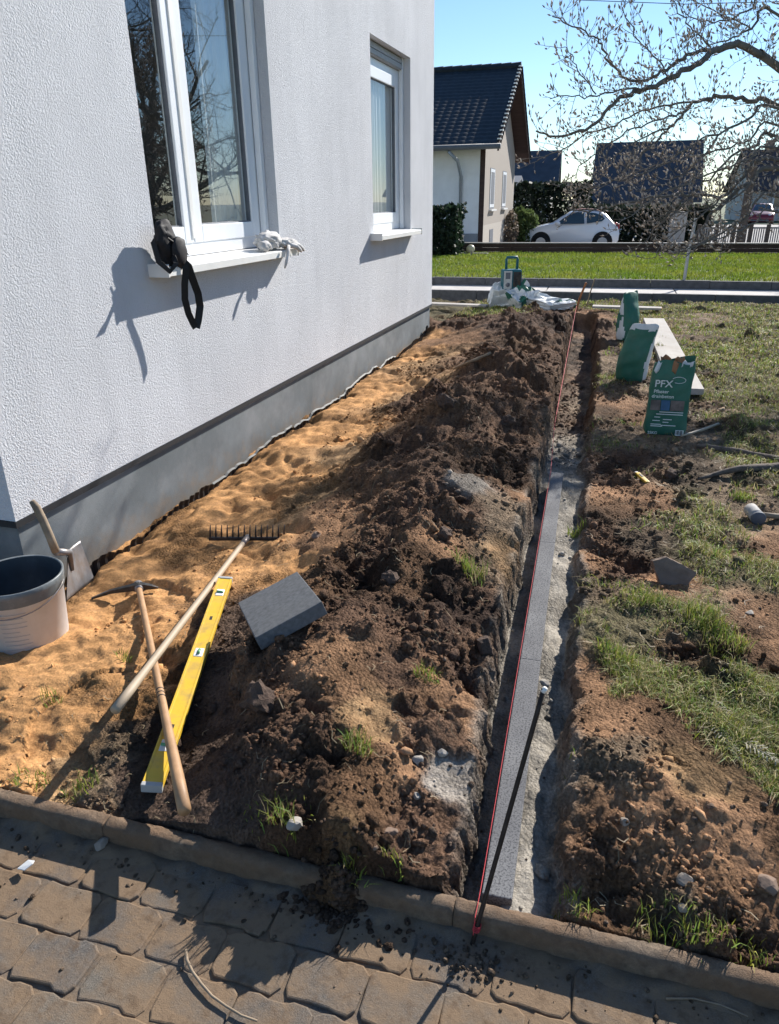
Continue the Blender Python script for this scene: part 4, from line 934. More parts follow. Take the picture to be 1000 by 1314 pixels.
# ------------------------------------------------------------------ small things lying about
MAT['stone'] = M('grey_brown_stone', (.25, .21, .17), .9, .25, 25, .5, 120, .003)
MAT['stone_pale'] = M('pale_stone', (.33, .30, .26), .9, .15, 25, .4, 120, .003)
MAT['stone_red'] = M('reddish_stone', (.21, .145, .105), .9, .2, 25, .4, 120, .003)
def stone(px, py, r, mat, label, flat=.7, seed=1, name='stone', group='loose stones on the soil'):
    p = hit(px, py); bm = bmesh.new(); bmesh.ops.create_icosphere(bm, subdivisions=3, radius=1)
    co = np.array([v_.co[:] for v_ in bm.verts]); rr = np.random.default_rng(seed); d_ = np.ones(len(co))
    for k in range(15):   # knapped facets
        nn = rr.normal(size=3); nn /= np.linalg.norm(nn); pl = rr.uniform(.48, .78); t_ = co @ nn; d_ = np.minimum(d_, np.where(t_ > 1e-3, pl / np.maximum(t_, 1e-3), 9))
    s3 = rr.uniform(.75, 1.25, 3) * r; s3[2] *= flat; a = rr.uniform(0, 6.28)
    for v_, dd in zip(bm.verts, d_): v_.co = Matrix.Rotation(a, 3, 'Z') @ Vector((v_.co.x * s3[0] * dd, v_.co.y * s3[1] * dd, v_.co.z * s3[2] * dd))
    me = bpy.data.meshes.new(name); bm.to_mesh(me); bm.free(); o = link(name, me, mat, None, False); o.location = p + Vector((0, 0, s3[2] * .3))
    return tag(o, label, 'stone', group)
stone(700, 878, .022, MAT['stone_pale'], 'pale flat stone by the tip of the steel rod', .6, 3)
stone(538, 980, .024, MAT['stone_pale'], 'pale upright stone on the dark soil left of the trench', 1.1, 5)
stone(567, 968, .022, MAT['stone_pale'], 'pale angular stone at the chalky patch beside the trench', .8, 6)
stone(535, 1024, .017, MAT['stone_pale'], 'small pale stone below the upright pale one', .8, 8)
stone(500, 1070, .022, MAT['stone_red'], 'tan stone on the soil near the kerb gap', .6, 9)
stone(378, 1062, .026, MAT['stone_pale'], 'pale pointed stone behind the grass tuft at the kerb', 1.2, 10)
stone(270, 887, .0, MAT['stone'], 'x', .6, 11) if False else None
stone(405, 690, .030, MAT['stone_red'], 'rounded brown stone on the heap above the block', .8, 12)
stone(640, 1006, .0, MAT['stone'], 'x') if False else None
stone(880, 1135, .024, MAT['stone'], 'rounded grey stone among pebbles right of the trench', .8, 14)
stone(875, 1165, .020, MAT['stone'], 'oval stone nearest the kerb grass on the right', .6, 15)
stone(985, 1135, .036, MAT['stone_red'], 'large reddish stone at the right edge near the kerb', .6, 16)
stone(800, 1058, .018, MAT['stone'], 'small grey stone on the right bank above the kerb', .8, 17)
stone(962, 787, .020, MAT['stone_pale'], 'pale flat pebble in the grass on the right', .5, 18)
stone(622, 838, .060, MAT['stone'], 'x', .9, 19).name = 'soil_clod'
o = bpy.data.objects['soil_clod']; tag(o, 'large dark soil clod on the left brink of the trench', 'clod', 'clods'); o.data.materials.clear(); o['group'] = 'large soil clods'
MAT['dark_clod'] = M('dark_clod', (.085, .055, .04), .97, .35, 40, .9, 90, .012); o.data.materials.append(MAT['dark_clod'])
for (px, py, r, sd_, lab) in [(335, 905, .085, 21, 'large turfy soil clod in front of the block'), (570, 690, .065, 23, 'brown soil clod on the heap above the green tuft'), (500, 745, .05, 24, 'soil clod right of the concrete block'), (650, 545, .08, 25, 'soil clod high on the ridge beside the trench'), (575, 520, .09, 26, 'soil clod on the crest of the far ridge'), (860, 612, .06, 27, 'dark broken clod beside the yellow knife'), (730, 470, .0, 28, 'x')]:
    if r == 0: continue
    o = stone(px, py, r, MAT['dark_clod'], lab, .8, sd_, 'soil_clod', 'large soil clods'); o['category'] = 'clod'
    me = o.data; co = np.array([v_.co[:] for v_ in me.vertices]); q = fbm(co[:, 0] * 40 + sd_, co[:, 1] * 40 + co[:, 2] * 30, 3, sd_) * r * .22
    nn = co / np.maximum(np.linalg.norm(co, axis=1, keepdims=True), 1e-6); co = co + nn * q[:, None]; me.vertices.foreach_set('co', co.astype(np.float32).ravel()); me.update()
# broken slab
p = hit(864, 752); bm = bmesh.new(); pol = [(-.10, .055), (-.045, .082), (.03, .060), (.095, .035), (.065, -.02), (.02, -.085), (-.035, -.075), (-.065, -.02)]
f = bm.faces.new([bm.verts.new((a, 0, b)) for a, b in pol]); r = bmesh.ops.extrude_face_region(bm, geom=[f])
for vtx in [g for g in r['geom'] if isinstance(g, bmesh.types.BMVert)]: vtx.co += Vector((random.uniform(-.008, .008), .036, random.uniform(-.008, .008)))
bmesh.ops.recalc_face_normals(bm, faces=bm.faces); bmesh.ops.triangulate(bm, faces=bm.faces); bmesh.ops.subdivide_edges(bm, edges=list(bm.edges), cuts=3, use_grid_fill=True)
for vtx in bm.verts: vtx.co += Vector((random.uniform(-1, 1), random.uniform(-1, 1), random.uniform(-1, 1))) * .0022
me = bpy.data.meshes.new('broken_slab'); bm.to_mesh(me); bm.free(); o = link('broken_slab', me, M('brown_slab', (.20, .145, .110), .92, .3, 12, .6, 60, .006))
o.location = p + Vector((0, .02, .035)); o.rotation_euler = (-.5, .12, .1); tag(o, 'broken reddish stone slab propped between grassy clods', 'slab')
# utility knife
p = hit(824, 616); kd = (PG(836, 626, 0) - PG(812, 604, 0)).normalized(); kn = empty('utility_knife', p + Vector((0, 0, .014))); tag(kn, 'yellow utility knife lying on the soil near the bags', 'knife')
ks = Vector((-kd.y, kd.x, 0))
MB().obox((0, 0, 0), kd * .085, ks * .014, Vector((0, 0, .009))).build('handle', MAT['yellow'], kn, bevel=.006)
MB().obox(kd * -.02 + Vector((0, 0, .009)), kd * .025, ks * .007, Vector((0, 0, .002))).build('slider', MAT['steel_dark'], kn, bevel=.001)
MB().obox(kd * -.095, kd * .012, ks * .010, Vector((0, 0, .005))).build('nose', MAT['steel_grey'], kn, bevel=.002)
# mallet
p = hit(967, 668); ml = empty('rubber_mallet', p + Vector((0, 0, .038))); tag(ml, 'rubber mallet with pale head lying at the right edge', 'mallet')
md = (PG(980, 676, .04) - PG(956, 648, .04)).normalized(); mdx = Vector((md.x, md.y, 0)).normalized()
MAT['mallet'] = M('dusty_rubber', (.34, .33, .32), .8, .15, 20, dirt=(.2, .17, .14), dscale=15, damt=.5); MAT['mallet_face'] = M('dark_rubber_face', (.09, .10, .12), .7, .2)
MB().tube([-mdx * .07, -mdx * .066, -mdx * .02, mdx * .02, mdx * .05], [.030, .036, .035, .036, .037], 20).build('head', MAT['mallet'], ml, True)
MB().tube([mdx * .05, mdx * .066, mdx * .07], [.0375, .037, .031], 20).build('face', MAT['mallet_face'], ml, True)
sd2 = Vector((-mdx.y, mdx.x, 0)); sd2 = sd2 if sd2.x > 0 else -sd2
MB().tube([Vector((0, 0, 0)), sd2 * .10 + Vector((0, 0, -.008)), sd2 * .34 + Vector((0, 0, -.02))], [.016, .015, .018], 10).build('handle', MAT['wood_old'], ml, True)
# sticks and roots
MAT['bark'] = M('grey_bark', (.115, .09, .072), .9, .4, 30, .7, 70, .006)
def stick(name, pp, rad, mat, label, cat='stick', dz=.02):
    P_ = [hit(a, b) + Vector((0, 0, dz)) for a, b in pp]; c = P_[0]
    pts = []
    for i in range(len(P_) - 1):
        for t in np.linspace(0, 1, 5)[:-1]: pts.append(P_[i].lerp(P_[i + 1], t) - c + Vector((random.uniform(-1, 1), random.uniform(-1, 1), random.uniform(-1, 1))) * rad[0] * .25)
    pts.append(P_[-1] - c); rr = np.interp(np.linspace(0, 1, len(pts)), np.linspace(0, 1, len(rad)), rad)
    o = MB().tube(pts, list(rr), 8).build(name, mat, None, True); o.location = c; return tag(o, label, cat)
stick('root', [(895, 619), (922, 611), (948, 605), (1000, 604), (1040, 604)], [.008, .016, .022, .036, .04], MAT['bark'], 'bent grey root lying in the grass beyond the mallet', 'root')
stick('branch', [(893, 575), (940, 582), (985, 592), (1040, 600)], [.016, .024, .030, .032], MAT['bark'], 'dark cut branch lying behind the bent root', 'branch')
stick('wood_strip', [(874, 563), (900, 555), (922, 547)], [.008, .011, .010], MAT['wood_pale'], 'pale wooden stick beside the torn mortar bag')
stick('wood_stick', [(583, 477), (605, 468), (630, 457)], [.012, .013, .012], MAT['wood_old'], 'weathered stick lying on the ridge of soil', dz=.03)
def twig_on_paving(pp, r, label):
    P_ = [PG(a, b, ZP + r + .004) for a, b in pp]; o = MB().tube([q - P_[0] for q in P_], list(np.linspace(r, r * .6, len(P_))), 7).build('twig', MAT['wood_old'], None, True); o.location = P_[0]; tag(o, label, 'twig', 'twigs on the paving')
twig_on_paving([(239, 1219), (240, 1232), (247, 1247), (258, 1262), (272, 1278), (290, 1291), (310, 1303), (330, 1310)], .0042, 'curved dry twig lying on the sunny paving')
twig_on_paving([(855, 1281), (890, 1281), (925, 1289), (960, 1304)], .0028, 'thin twig lying on the paving in the kerb shadow')
sh = PG(35, 1113, ZP + .012); o = MB().add([(-.022, -.012, 0), (-.008, .016, .006), (.016, .014, .012), (.020, .002, .014), (.006, -.016, .006), (-.022, -.012, .003), (-.008, .016, .009), (.016, .014, .015), (.020, .002, .017), (.006, -.016, .009)], [(0, 1, 2, 3, 4), (9, 8, 7, 6, 5)] + [(i, (i + 1) % 5, 5 + (i + 1) % 5, 5 + i) for i in range(5)]).build('china_shard', MAT['white_paint'], None, bevel=.001)
o.location = sh; tag(o, 'white china shard lying on the paving by the kerb', 'shard')
p = PG(131, 1088, ZP); o = stone(131, 1050, .020, MAT['stone'], 'dark pebble on the paving against the kerb', .9, 31); o.location = p + Vector((0, 0, .016))

# ------------------------------------------------------------------ grass
def blades(name, x, y, z, h, w, col, mat, parent=None, lean=.6):
    n = len(x); a = RNG.uniform(0, 6.283, n); b = RNG.uniform(0, 6.283, n); l = RNG.uniform(.1, 1, n) * lean * h
    dx, dy = np.cos(a) * w / 2, np.sin(a) * w / 2; lx, ly = np.cos(b) * l, np.sin(b) * l
    V = np.zeros((n, 5, 3))
    V[:, 0] = np.stack([x - dx, y - dy, z - .004], -1); V[:, 1] = np.stack([x + dx, y + dy, z - .004], -1)
    V[:, 2] = np.stack([x + dx * .8 + lx * .35, y + dy * .8 + ly * .35, z + h * .6], -1); V[:, 3] = np.stack([x - dx * .8 + lx * .35, y - dy * .8 + ly * .35, z + h * .6], -1)
    V[:, 4] = np.stack([x + lx, y + ly, z + h * (1 - .25 * (l / np.maximum(h, 1e-5)) ** 2)], -1)
    base = (np.arange(n) * 5)[:, None]
    me = np_mesh(name, V.reshape(-1, 3), base + np.array([[0, 1, 2, 3]]), base + np.array([[3, 2, 4]]))
    set_col(me, np.repeat(col, 5, 0)); return link(name, me, mat, parent, False)
def grass_col(n, dry=.25):
    g = np.array([.185, .245, .045]) * RNG.uniform(.6, 1.5, (n, 1)) * np.stack([RNG.uniform(.8, 1.35, n), np.ones(n), RNG.uniform(.7, 1.4, n)], -1)
    s_ = np.array([.42, .35, .17]) * RNG.uniform(.6, 1.2, (n, 1)); k = (RNG.uniform(0, 1, n) < dry)[:, None]
    return np.where(k, s_, g)
def dens_grass(x, y):
    g = samp(TG, x, y); patch = fbm(x * 2.2, y * 2.2, 4, 401) * 1.4 + fbm(x * 9, y * 9, 2, 403) * .6
    return np.clip(g * 1.2 - .48 + .38 * sstep(4.5, 8, y) + patch * (1.5 - .5 * sstep(5, 9, y)), 0, 1) * (g > .10)
for nm, n_, (x0, x1), (y0, y1), (h0, h1), (w0, w1), lab in (('grass', 34000, (-.05, 1.9), (1.32, 3.6), (.018, .05), (.0016, .0035), 'patchy grass between clods right of the trench'), ('grass', 42000, (-.3, 4.5), (3.4, 8.2), (.022, .055), (.003, .006), 'patchy grass around the mallet and mortar bags'), ('grass', 42000, (-2.2, 5.9), (8.0, 13.2), (.025, .06), (.006, .012), 'short yellowish grass before the path')):
    gx_, gy_ = scatter(n_, x0, x1, y0, y1, dens_grass); m_ = len(gx_)
    o = blades(nm, gx_, gy_, hz(gx_, gy_), RNG.uniform(h0, h1, m_) * (.7 + .9 * np.clip(fbm(gx_ * 5, gy_ * 5, 3, 411) + .3, 0, 1)), RNG.uniform(w0, w1, m_), grass_col(m_, .42 if y0 < 8 else .40), MAT['grass'], None, 1.9)
    tag(o, lab, 'grass', kind='stuff')
tufts = [(460, 962, .045, .055, 110, 'round green grass tuft on the front soil mound'), (362, 1082, .05, .075, 70, 'long-bladed grass tuft at the kerb'), (455, 1128, .035, .055, 40, 'grass tuft hanging over the kerb by the mound'), (505, 1118, .03, .05, 34, 'sparse grass tuft left of the trench mouth'), (605, 735, .07, .08, 120, 'green grass tuft on the heap by the trench'), (548, 868, .045, .045, 70, 'pale grass tuft between the two soil heaps'), (905, 800, .085, .075, 260, 'dense green grass tuft right of the propped slab'), (822, 770, .09, .06, 240, 'yellowish turf clod in front of the propped slab'), (860, 1212, .10, .05, 150, 'low grass growing along the right kerb'), (940, 1222, .09, .045, 120, 'low grass at the kerb near the right edge'), (735, 1168, .05, .04, 60, 'grass tuft right of the trench mouth'), (70, 902, .045, .04, 40, 'small weed in the yellow sand'), (40, 1002, .06, .035, 60, 'thin grass by the kerb at far left'), (105, 1012, .06, .045, 70, 'thin grass by the kerb left of the tools'), (160, 848, .03, .04, 28, 'small weed between the tool handles'), (738, 690, .05, .06, 80, 'green tuft on the right brink of the trench'), (790, 845, .07, .06, 150, 'grass tuft above the red mound right of the trench'), (350, 1060, .12, .03, 110, 'dull grass in the shade behind the kerb'), (950, 640, .06, .05, 110, 'green tuft beside the mallet'), (930, 830, .09, .06, 190, 'grass tuft overhanging a hollow on the right')]
for (px, py, r, h, n_, lab) in tufts:
    p = hit(px, py); a = RNG.uniform(0, 6.28, n_); q = r * np.sqrt(RNG.uniform(0, 1, n_)); x_, y_ = p.x + q * np.cos(a), p.y + q * np.sin(a) * .8
    dz_ = hz(x_, y_) if r > .03 else hz(x_, y_)
    o = blades('grass_tuft', x_ - p.x, y_ - p.y, dz_ - p.z, RNG.uniform(.45, 1.15, n_) * h, RNG.uniform(.0016, .0036, n_) * (1 + .12 * p.y), grass_col(n_, .18), MAT['grass'], None, 1.0); o.location = p
    tag(o, lab, 'grass', kind='stuff') if r >= .085 else tag(o, lab, 'grass tuft', 'grass tufts on the dug ground')
    if r >= .085: o.name = 'kerb_grass'
# straw, roots and dead leaves on the ground
def dens_straw(x, y): return np.clip(.12 + samp(TG, x, y) * .8 + .25 * (samp(TA, x, y) > .5), 0, 1) * np.where((x > -.32) & (x < .06), .15, 1)
sx_, sy_ = scatter(2600, -1.8, 2.5, 1.33, 7.5, dens_straw); n_ = len(sx_); L_ = RNG.uniform(.012, .05, n_) * (1 + .12 * sy_); a_ = RNG.uniform(0, 6.283, n_); w_2 = RNG.uniform(.0006, .0014, n_) * (1 + .2 * sy_)
V_ = []
for t_ in (-.5, 0, .5):
    bx_ = sx_ + np.cos(a_ + t_ * .9) * L_ * t_; by_ = sy_ + np.sin(a_ + t_ * .9) * L_ * t_; bz_ = hz(bx_, by_) + .004 + .006 * RNG.uniform(0, 1, n_)
    for q_ in (-1, 1): V_.append(np.stack([bx_ - np.sin(a_) * w_2 * q_, by_ + np.cos(a_) * w_2 * q_, bz_], -1))
V_ = np.stack(V_, 1); b_i = (np.arange(n_) * 6)[:, None]
sm_ = np_mesh('straw', V_.reshape(-1, 3), np.concatenate([b_i + np.array([[0, 1, 3, 2]]), b_i + np.array([[2, 3, 5, 4]])])); set_col(sm_, np.repeat(np.array([[.36, .28, .17]]) * RNG.uniform(.45, 1.2, (n_, 1)), 6, 0))
tag(link('straw', sm_, MAT['grass']), 'short straws and root fibres littering the soil', 'straw', kind='stuff')
# dry conifer sprigs
MAT['dry_sprig'] = M('dry_pale_sprig', (.27, .25, .18), .8, .2)
for (px, py, ang, L, lab) in [(895, 895, -.8, .15, 'pale dry sprig on the grass, nearest the red mound'), (915, 935, -1.2, .17, 'pale dry sprig lying below the others on the right'), (950, 955, -.7, .18, 'pale dry sprig at the right, fanned out in the grass')]:
    p = hit(px, py); m_ = MB(); dr = Vector((math.cos(ang), math.sin(ang), 0)); sdv = Vector((-dr.y, dr.x, 0))
    m_.tube([Vector((0, 0, .012)), dr * L * .5 + Vector((0, 0, .02)), dr * L + Vector((0, 0, .006))], [.002, .0016, .0008], 5)
    for t in np.linspace(.08, .95, 13):
        for s_ in (-1, 1):
            b0 = dr * L * t + Vector((0, 0, .016)); e = b0 + (dr * .6 + sdv * s_ * .8) * (.034 * (1.1 - t)) + Vector((0, 0, random.uniform(-.008, .01)))
            m_.strip([b0, b0.lerp(e, .5) + Vector((0, 0, .004)), e], .0035, (0, 0, 1), .001)
    o = m_.build('dry_sprig', MAT['dry_sprig']); o.location = p; tag(o, lab, 'sprig', 'dry conifer sprigs on the grass')

# ------------------------------------------------------------------ path, lawn and street behind
MAT['path'] = M('pale_path_slabs', (.50, .47, .44), .9, .12, 5, .3, 120, .002, dirt=(.34, .30, .26), dscale=2, damt=.4)
MAT['dark_kerb'] = M('dark_edging', (.10, .10, .105), .9, .25, 12, .4, 80, .003)
MAT['lawn'] = M('lawn_soil', (.085, .11, .03), .95, .3, 3)
KA = -.008
def strip_box(name, x0, x1, y0, y1, z0, z1, mat, parent=None, bev=.0):
    o = MB().box(x0, x1, y0, y1, z0, z1).build(name, mat, parent, bevel=bev); o.rotation_euler = (0, 0, KA); return o
pth = empty('path', (0, 0, 0)); tag(pth, kind='structure')
for k in range(15):
    x0 = -14.2 + k * 2.2
    strip_box('path_slab', x0 + .012, x0 + 2.19, 13.70, 14.55, -.2, .075 + random.uniform(-.003, .003), MAT['path'], pth, .006)
fk = empty('path_edging', (0, 0, 0)); tag(fk, kind='structure')
bk = empty('lawn_edging', (0, 0, 0)); tag(bk, kind='structure')
for k in range(33):
    x0 = -14.2 + k * 1.0
    strip_box('edging_stone', x0 + .004, x0 + .996, 13.61, 13.694, -.3, .085 + random.uniform(-.003, .003), MAT['dark_kerb'], fk, .006)
    strip_box('edging_stone', x0 + .004, x0 + .996, 14.556, 14.64, -.3, .215 + random.uniform(-.004, .004), MAT['dark_kerb'], bk, .006)
lw_ = np.linspace(-16, 16, 120); ly_ = np.linspace(14.62, 21.6, 50); LX, LY = np.meshgrid(lw_, ly_); LZ = .20 + .03 * fbm(LX * .8, LY * .8, 3, 501) + .02 * (LY - 14.6) / 7
ii = np.arange(LX.size).reshape(LX.shape); lm = np_mesh('lawn', np.stack([LX.ravel(), LY.ravel() + KA * LX.ravel(), LZ.ravel()], -1), np.stack([ii[:-1, :-1], ii[:-1, 1:], ii[1:, 1:], ii[1:, :-1]], -1).reshape(-1, 4))
tag(link('lawn', lm, MAT['lawn'], None, True), kind='structure')
n_ = 60000; x_ = RNG.uniform(-6.5, 9, n_); y_ = RNG.uniform(14.68, 21.4, n_) + KA * x_; z_ = .20 + .03 * fbm(x_ * .8, (y_ - KA * x_) * .8, 3, 501) + .02 * (y_ - 14.6) / 7
tone = np.clip(.5 + fbm(x_ * .9, y_ * .9, 3, 511), 0, 1)[:, None]
c_ = (np.array([.15, .23, .026]) * (1 - tone) + np.array([.25, .28, .042]) * tone) * RNG.uniform(.75, 1.3, (n_, 1))
tag(blades('lawn_grass', x_, y_, z_, RNG.uniform(.03, .08, n_), RNG.uniform(.012, .022, n_), c_, MAT['grass'], None, .8), 'bright green mown lawn behind the path', 'grass', kind='stuff')
# road level behind the lawn
MAT['asphalt'] = M('asphalt', (.07, .07, .075), .9, .2, 8)
MAT['pale_road'] = M('pale_concrete_yard', (.34, .32, .30), .9, .15, 1.5)
tag(MB().box(-40, 60, 22.2, 34, -.6, -.30).build('street', MAT['pale_road']), kind='structure')
tag(MB().box(-60, 80, 34.0, 60, -.6, -.28).build('far_street', MAT['pale_road']), kind='structure')
# low brown timber wall
MAT['brown_board'] = M('dark_brown_timber', (.055, .032, .026), .8, .3, 5, .5, 30, .004, stretch=(.3, 3, 3))
wlw = empty('timber_wall', (0, 21.75, 0), KA); tag(wlw, 'low dark brown timber wall behind the lawn', 'wall')
for k in range(9):
    for q in range(3):
        MB().box(-12 + k * 2.4 + .006, -12 + (k + 1) * 2.4 - .006, -.03 + random.uniform(-.004, .004), .03, .14 + q * .105, .24 + q * .105).build('board', MAT['brown_board'], wlw, bevel=.006)
    MB().box(-12 + k * 2.4 - .05, -12 + k * 2.4 + .05, .032, .12, -.3, .452).build('post', MAT['brown_board'], wlw, bevel=.005)
cp = MB().box(-12, 9.6, -.05, .13, .455, .479).build('cap', M('pale_cap', (.30, .28, .26), .8, .1), wlw, bevel=.004)
# neighbour house with dark tiled roof
nb_ = empty('neighbour_house', (-3.57, 24.0, 0)); tag(nb_, 'neighbour house with dark tiled roof and brick gable', 'house')
MAT['nb_white'] = M('white_painted_wall', (.80, .81, .82), .9, .06, 3, .2, 60, .004)
MAT['nb_grey'] = M('grey_painted_base', (.24, .26, .28), .9, .1, 3)
def _brick():
    mt, n, p, o = nodes_of('tan_brick'); tc = n.nodes.new('ShaderNodeTexCoord'); mp = n.nodes.new('ShaderNodeMapping'); mp.inputs['Rotation'].default_value = (R_(90), 0, R_(90)); n.links.new(tc.outputs['Object'], mp.inputs[0])
    b = n.nodes.new('ShaderNodeTexBrick'); b.inputs['Scale'].default_value = 1; b.inputs['Brick Width'].default_value = .25; b.inputs['Row Height'].default_value = .083; b.inputs['Mortar Size'].default_value = .008
    b.inputs['Color1'].default_value = (.30, .21, .155, 1); b.inputs['Color2'].default_value = (.22, .145, .105, 1); b.inputs['Mortar'].default_value = (.30, .26, .22, 1)
    n.links.new(mp.outputs[0], b.inputs[0]); n.links.new(b.outputs[0], p.inputs['Base Color']); p.inputs['Roughness'].default_value = .9; return mt
MAT['brick'] = _brick()
EH, RH, DP = 3.08, 5.55, 8.0
MB().add([(-9, 0, -.6), (-.14, 0, -.6), (-.14, 0, EH), (-9, 0, EH)], [(0, 1, 2, 3)]).build('front_wall', MAT['nb_white'], nb_)
MB().box(-9, -.15, -.02, 0.1, -.6, .62).build('base_band', MAT['nb_grey'], nb_)
MB().add([(0, 0, .85), (0, DP, .85), (0, DP, EH), (0, DP / 2, RH - .2), (0, 0, EH)], [(0, 1, 2, 3, 4)]).build('gable_wall', MAT['brick'], nb_)
MB().box(-.14, .012, -.012, .012, -.6, EH).build('corner_band', MAT['brown_board'], nb_)
MB().add([(.0, .012, -.6), (.0, DP, -.6), (.0, DP, .85), (.0, .012, .85)], [(0, 1, 2, 3)]).build('gable_base', M('pale_base', (.40, .36, .31), .9, .1), nb_)
MB().add([(-9, 0, -.6), (-9, DP, -.6), (-9, DP, EH), (-9, DP / 2, RH - .2), (-9, 0, EH)], [(0, 1, 2, 3, 4)]).build('far_gable', MAT['brick'], nb_)
MB().add([(-9, DP, -.6), (0, DP, -.6), (0, DP, EH), (-9, DP, EH)], [(0, 1, 2, 3)]).build('back_wall', MAT['nb_white'], nb_)
MAT['tiles'] = M('dark_glazed_tiles', (.010, .019, .027), .6, .35, 4, dirt=(.018, .026, .032), dscale=3, damt=.5)
OV = .45
def roof_slope(sgn):
    n_u, n_v = 330, 66; X = np.linspace(-9.6, OV + .1, n_u); T = np.linspace(0, 1, n_v); XX, TT = np.meshgrid(X, T)
    y0, z0 = (-.75 if sgn > 0 else DP + .75), EH - .10; y1, z1 = DP / 2, RH
    nrm = Vector((0, -(z1 - z0) * sgn, abs(y1 - y0))).normalized()
    rows = 22; off = .013 * np.abs(np.sin(XX * math.pi / .25)) + .035 * (1 - (TT * rows) % 1.0)
    Yg = y0 + (y1 - y0) * TT + nrm.y * off; Zg = z0 + (z1 - z0) * TT + nrm.z * off
    i2 = np.arange(XX.size).reshape(XX.shape); me = np_mesh('tiled_slope', np.stack([XX.ravel(), Yg.ravel(), Zg.ravel()], -1), np.stack([i2[:-1, :-1], i2[:-1, 1:], i2[1:, 1:], i2[1:, :-1]], -1).reshape(-1, 4))
    return link('tiled_slope', me, MAT['tiles'], nb_, False)
for sg in (1, -1):
    sl_ = roof_slope(sg); y0 = -.75 if sg > 0 else DP + .75
    MB().add([(-9.6, y0, EH - .16), (OV, y0, EH - .16), (OV, DP / 2, RH - .06), (-9.6, DP / 2, RH - .06)], [(0, 1, 2, 3)]).build('soffit', MAT['brown_board'], nb_)
    MB().add([(OV, y0, EH - .22), (OV + .05, y0, EH - .22), (OV + .05, DP / 2, RH - .12), (OV, DP / 2, RH - .12), (OV, y0, EH + .02), (OV + .05, y0, EH + .02), (OV + .05, DP / 2, RH + .10), (OV, DP / 2, RH + .10)], [(0, 1, 2, 3), (4, 5, 6, 7), (0, 1, 5, 4), (1, 2, 6, 5), (2, 3, 7, 6), (3, 0, 4, 7)]).build('barge_board', MAT['brown_board'], nb_)
    for k in range(20):   # verge tiles stepping up the gable edge
        t = (k + .5) / 20; yv = y0 + (DP / 2 - y0) * t; zv = EH + .05 + (RH + .08 - EH - .02) * t
        MB().obox((OV + .03, yv, zv - .02), (.05, 0, 0), (0, .085, 0), (0, 0, .018)).build('verge_tile', MAT['sill'] if sg > 0 else MAT['tiles'], nb_)
for k in range(31): MB().tube([(-9.6 + k * .325, DP / 2, RH + .06), (-9.6 + k * .325 + .34, DP / 2, RH + .06)], [.095, .115], 8).build('ridge_tile', MAT['tiles'], nb_)
gt = MB(); gt.tube([(-9.6, -.82, EH - .13), (OV + .1, -.82, EH - .10)], .075, 10); gt.build('gutter', MAT['gasket'], nb_, True)
dpipe = MB().tube([(-.95, -.80, EH - .2), (-.72, -.55, EH - .45), (-.70, -.06, EH - .85), (-.70, -.06, -.5)], .05, 10).build('downpipe', M('zinc_pipe', (.30, .33, .36), .5, .1, metal=.3), nb_, True)
for yc in (1.75, 4.85):
    w_ = MB().box(-.10, .010, yc - .55, yc + .55, 1.30, 2.50).build('window_recess', MAT['gasket'], nb_)
    framebox('frame', yc - .5, yc + .5, 1.35, 2.47, .09, -.08, .018, MAT['upvc'], w_)
    MB().box(-.02, .012, yc - .41, yc + .41, 1.44, 2.38).build('pane', MAT['gasket'], w_)
    MB().box(-.02, .10, yc - .6, yc + .6, 1.24, 1.29).build('sill', MAT['sill'], w_)
MB().box(-.05, .014, 1.5, 2.3, .15, .68).build('cellar_window', MAT['gasket'], nb_)
# ---- foliage tools
def leaf_cloud(c, rx, ry, rz, n, size, col, mat, parent, name='crown', hollow=.55, seed=0, flat_bottom=None, boxy=False):
    """many small leaf-sized faces spread through a crown's volume, clumped"""
    rg = np.random.default_rng(seed)
    if boxy: P = rg.uniform(-1, 1, (n, 3)); edge = rg.integers(0, 3, n); sg = rg.choice([-1, 1], n); k = rg.uniform(0, 1, n) < .75; P[np.arange(n)[k], edge[k]] = (sg * (1 - np.abs(rg.normal(0, .05, n))))[k]
    else:
        P = rg.normal(size=(n, 3)); P /= np.linalg.norm(P, axis=1, keepdims=True); P *= (hollow + (1 - hollow) * rg.uniform(0, 1, (n, 1)) ** .5)
    q = 1 + .28 * fbm(P[:, 0] * 2.2 + seed, P[:, 1] * 2.2 + P[:, 2] * 2, 3, seed + 3); P = P * q[:, None] * np.array([rx, ry, rz]) + np.array(c)
    if flat_bottom is not None: P[:, 2] = np.maximum(P[:, 2], flat_bottom + rg.uniform(0, .1, n))
    a = rg.normal(size=(n, 3)); a /= np.linalg.norm(a, axis=1, keepdims=True); b = rg.normal(size=(n, 3)); b -= a * np.sum(a * b, 1, keepdims=True); b /= np.linalg.norm(b, axis=1, keepdims=True)
    s = size * rg.uniform(.5, 1.4, (n, 1)); V = np.stack([P - a * s - b * s * .4, P + a * s * .2 - b * s * .6, P + a * s + b * s * .3, P - a * s * .1 + b * s * .6], 1)
    me = np_mesh(name, V.reshape(-1, 3), (np.arange(n) * 4)[:, None] + np.arange(4)[None]); cl = np.array(col) * rg.uniform(.5, 1.5, (n, 1)); set_col(me, np.repeat(cl, 4, 0))
    return link(name, me, mat, parent)
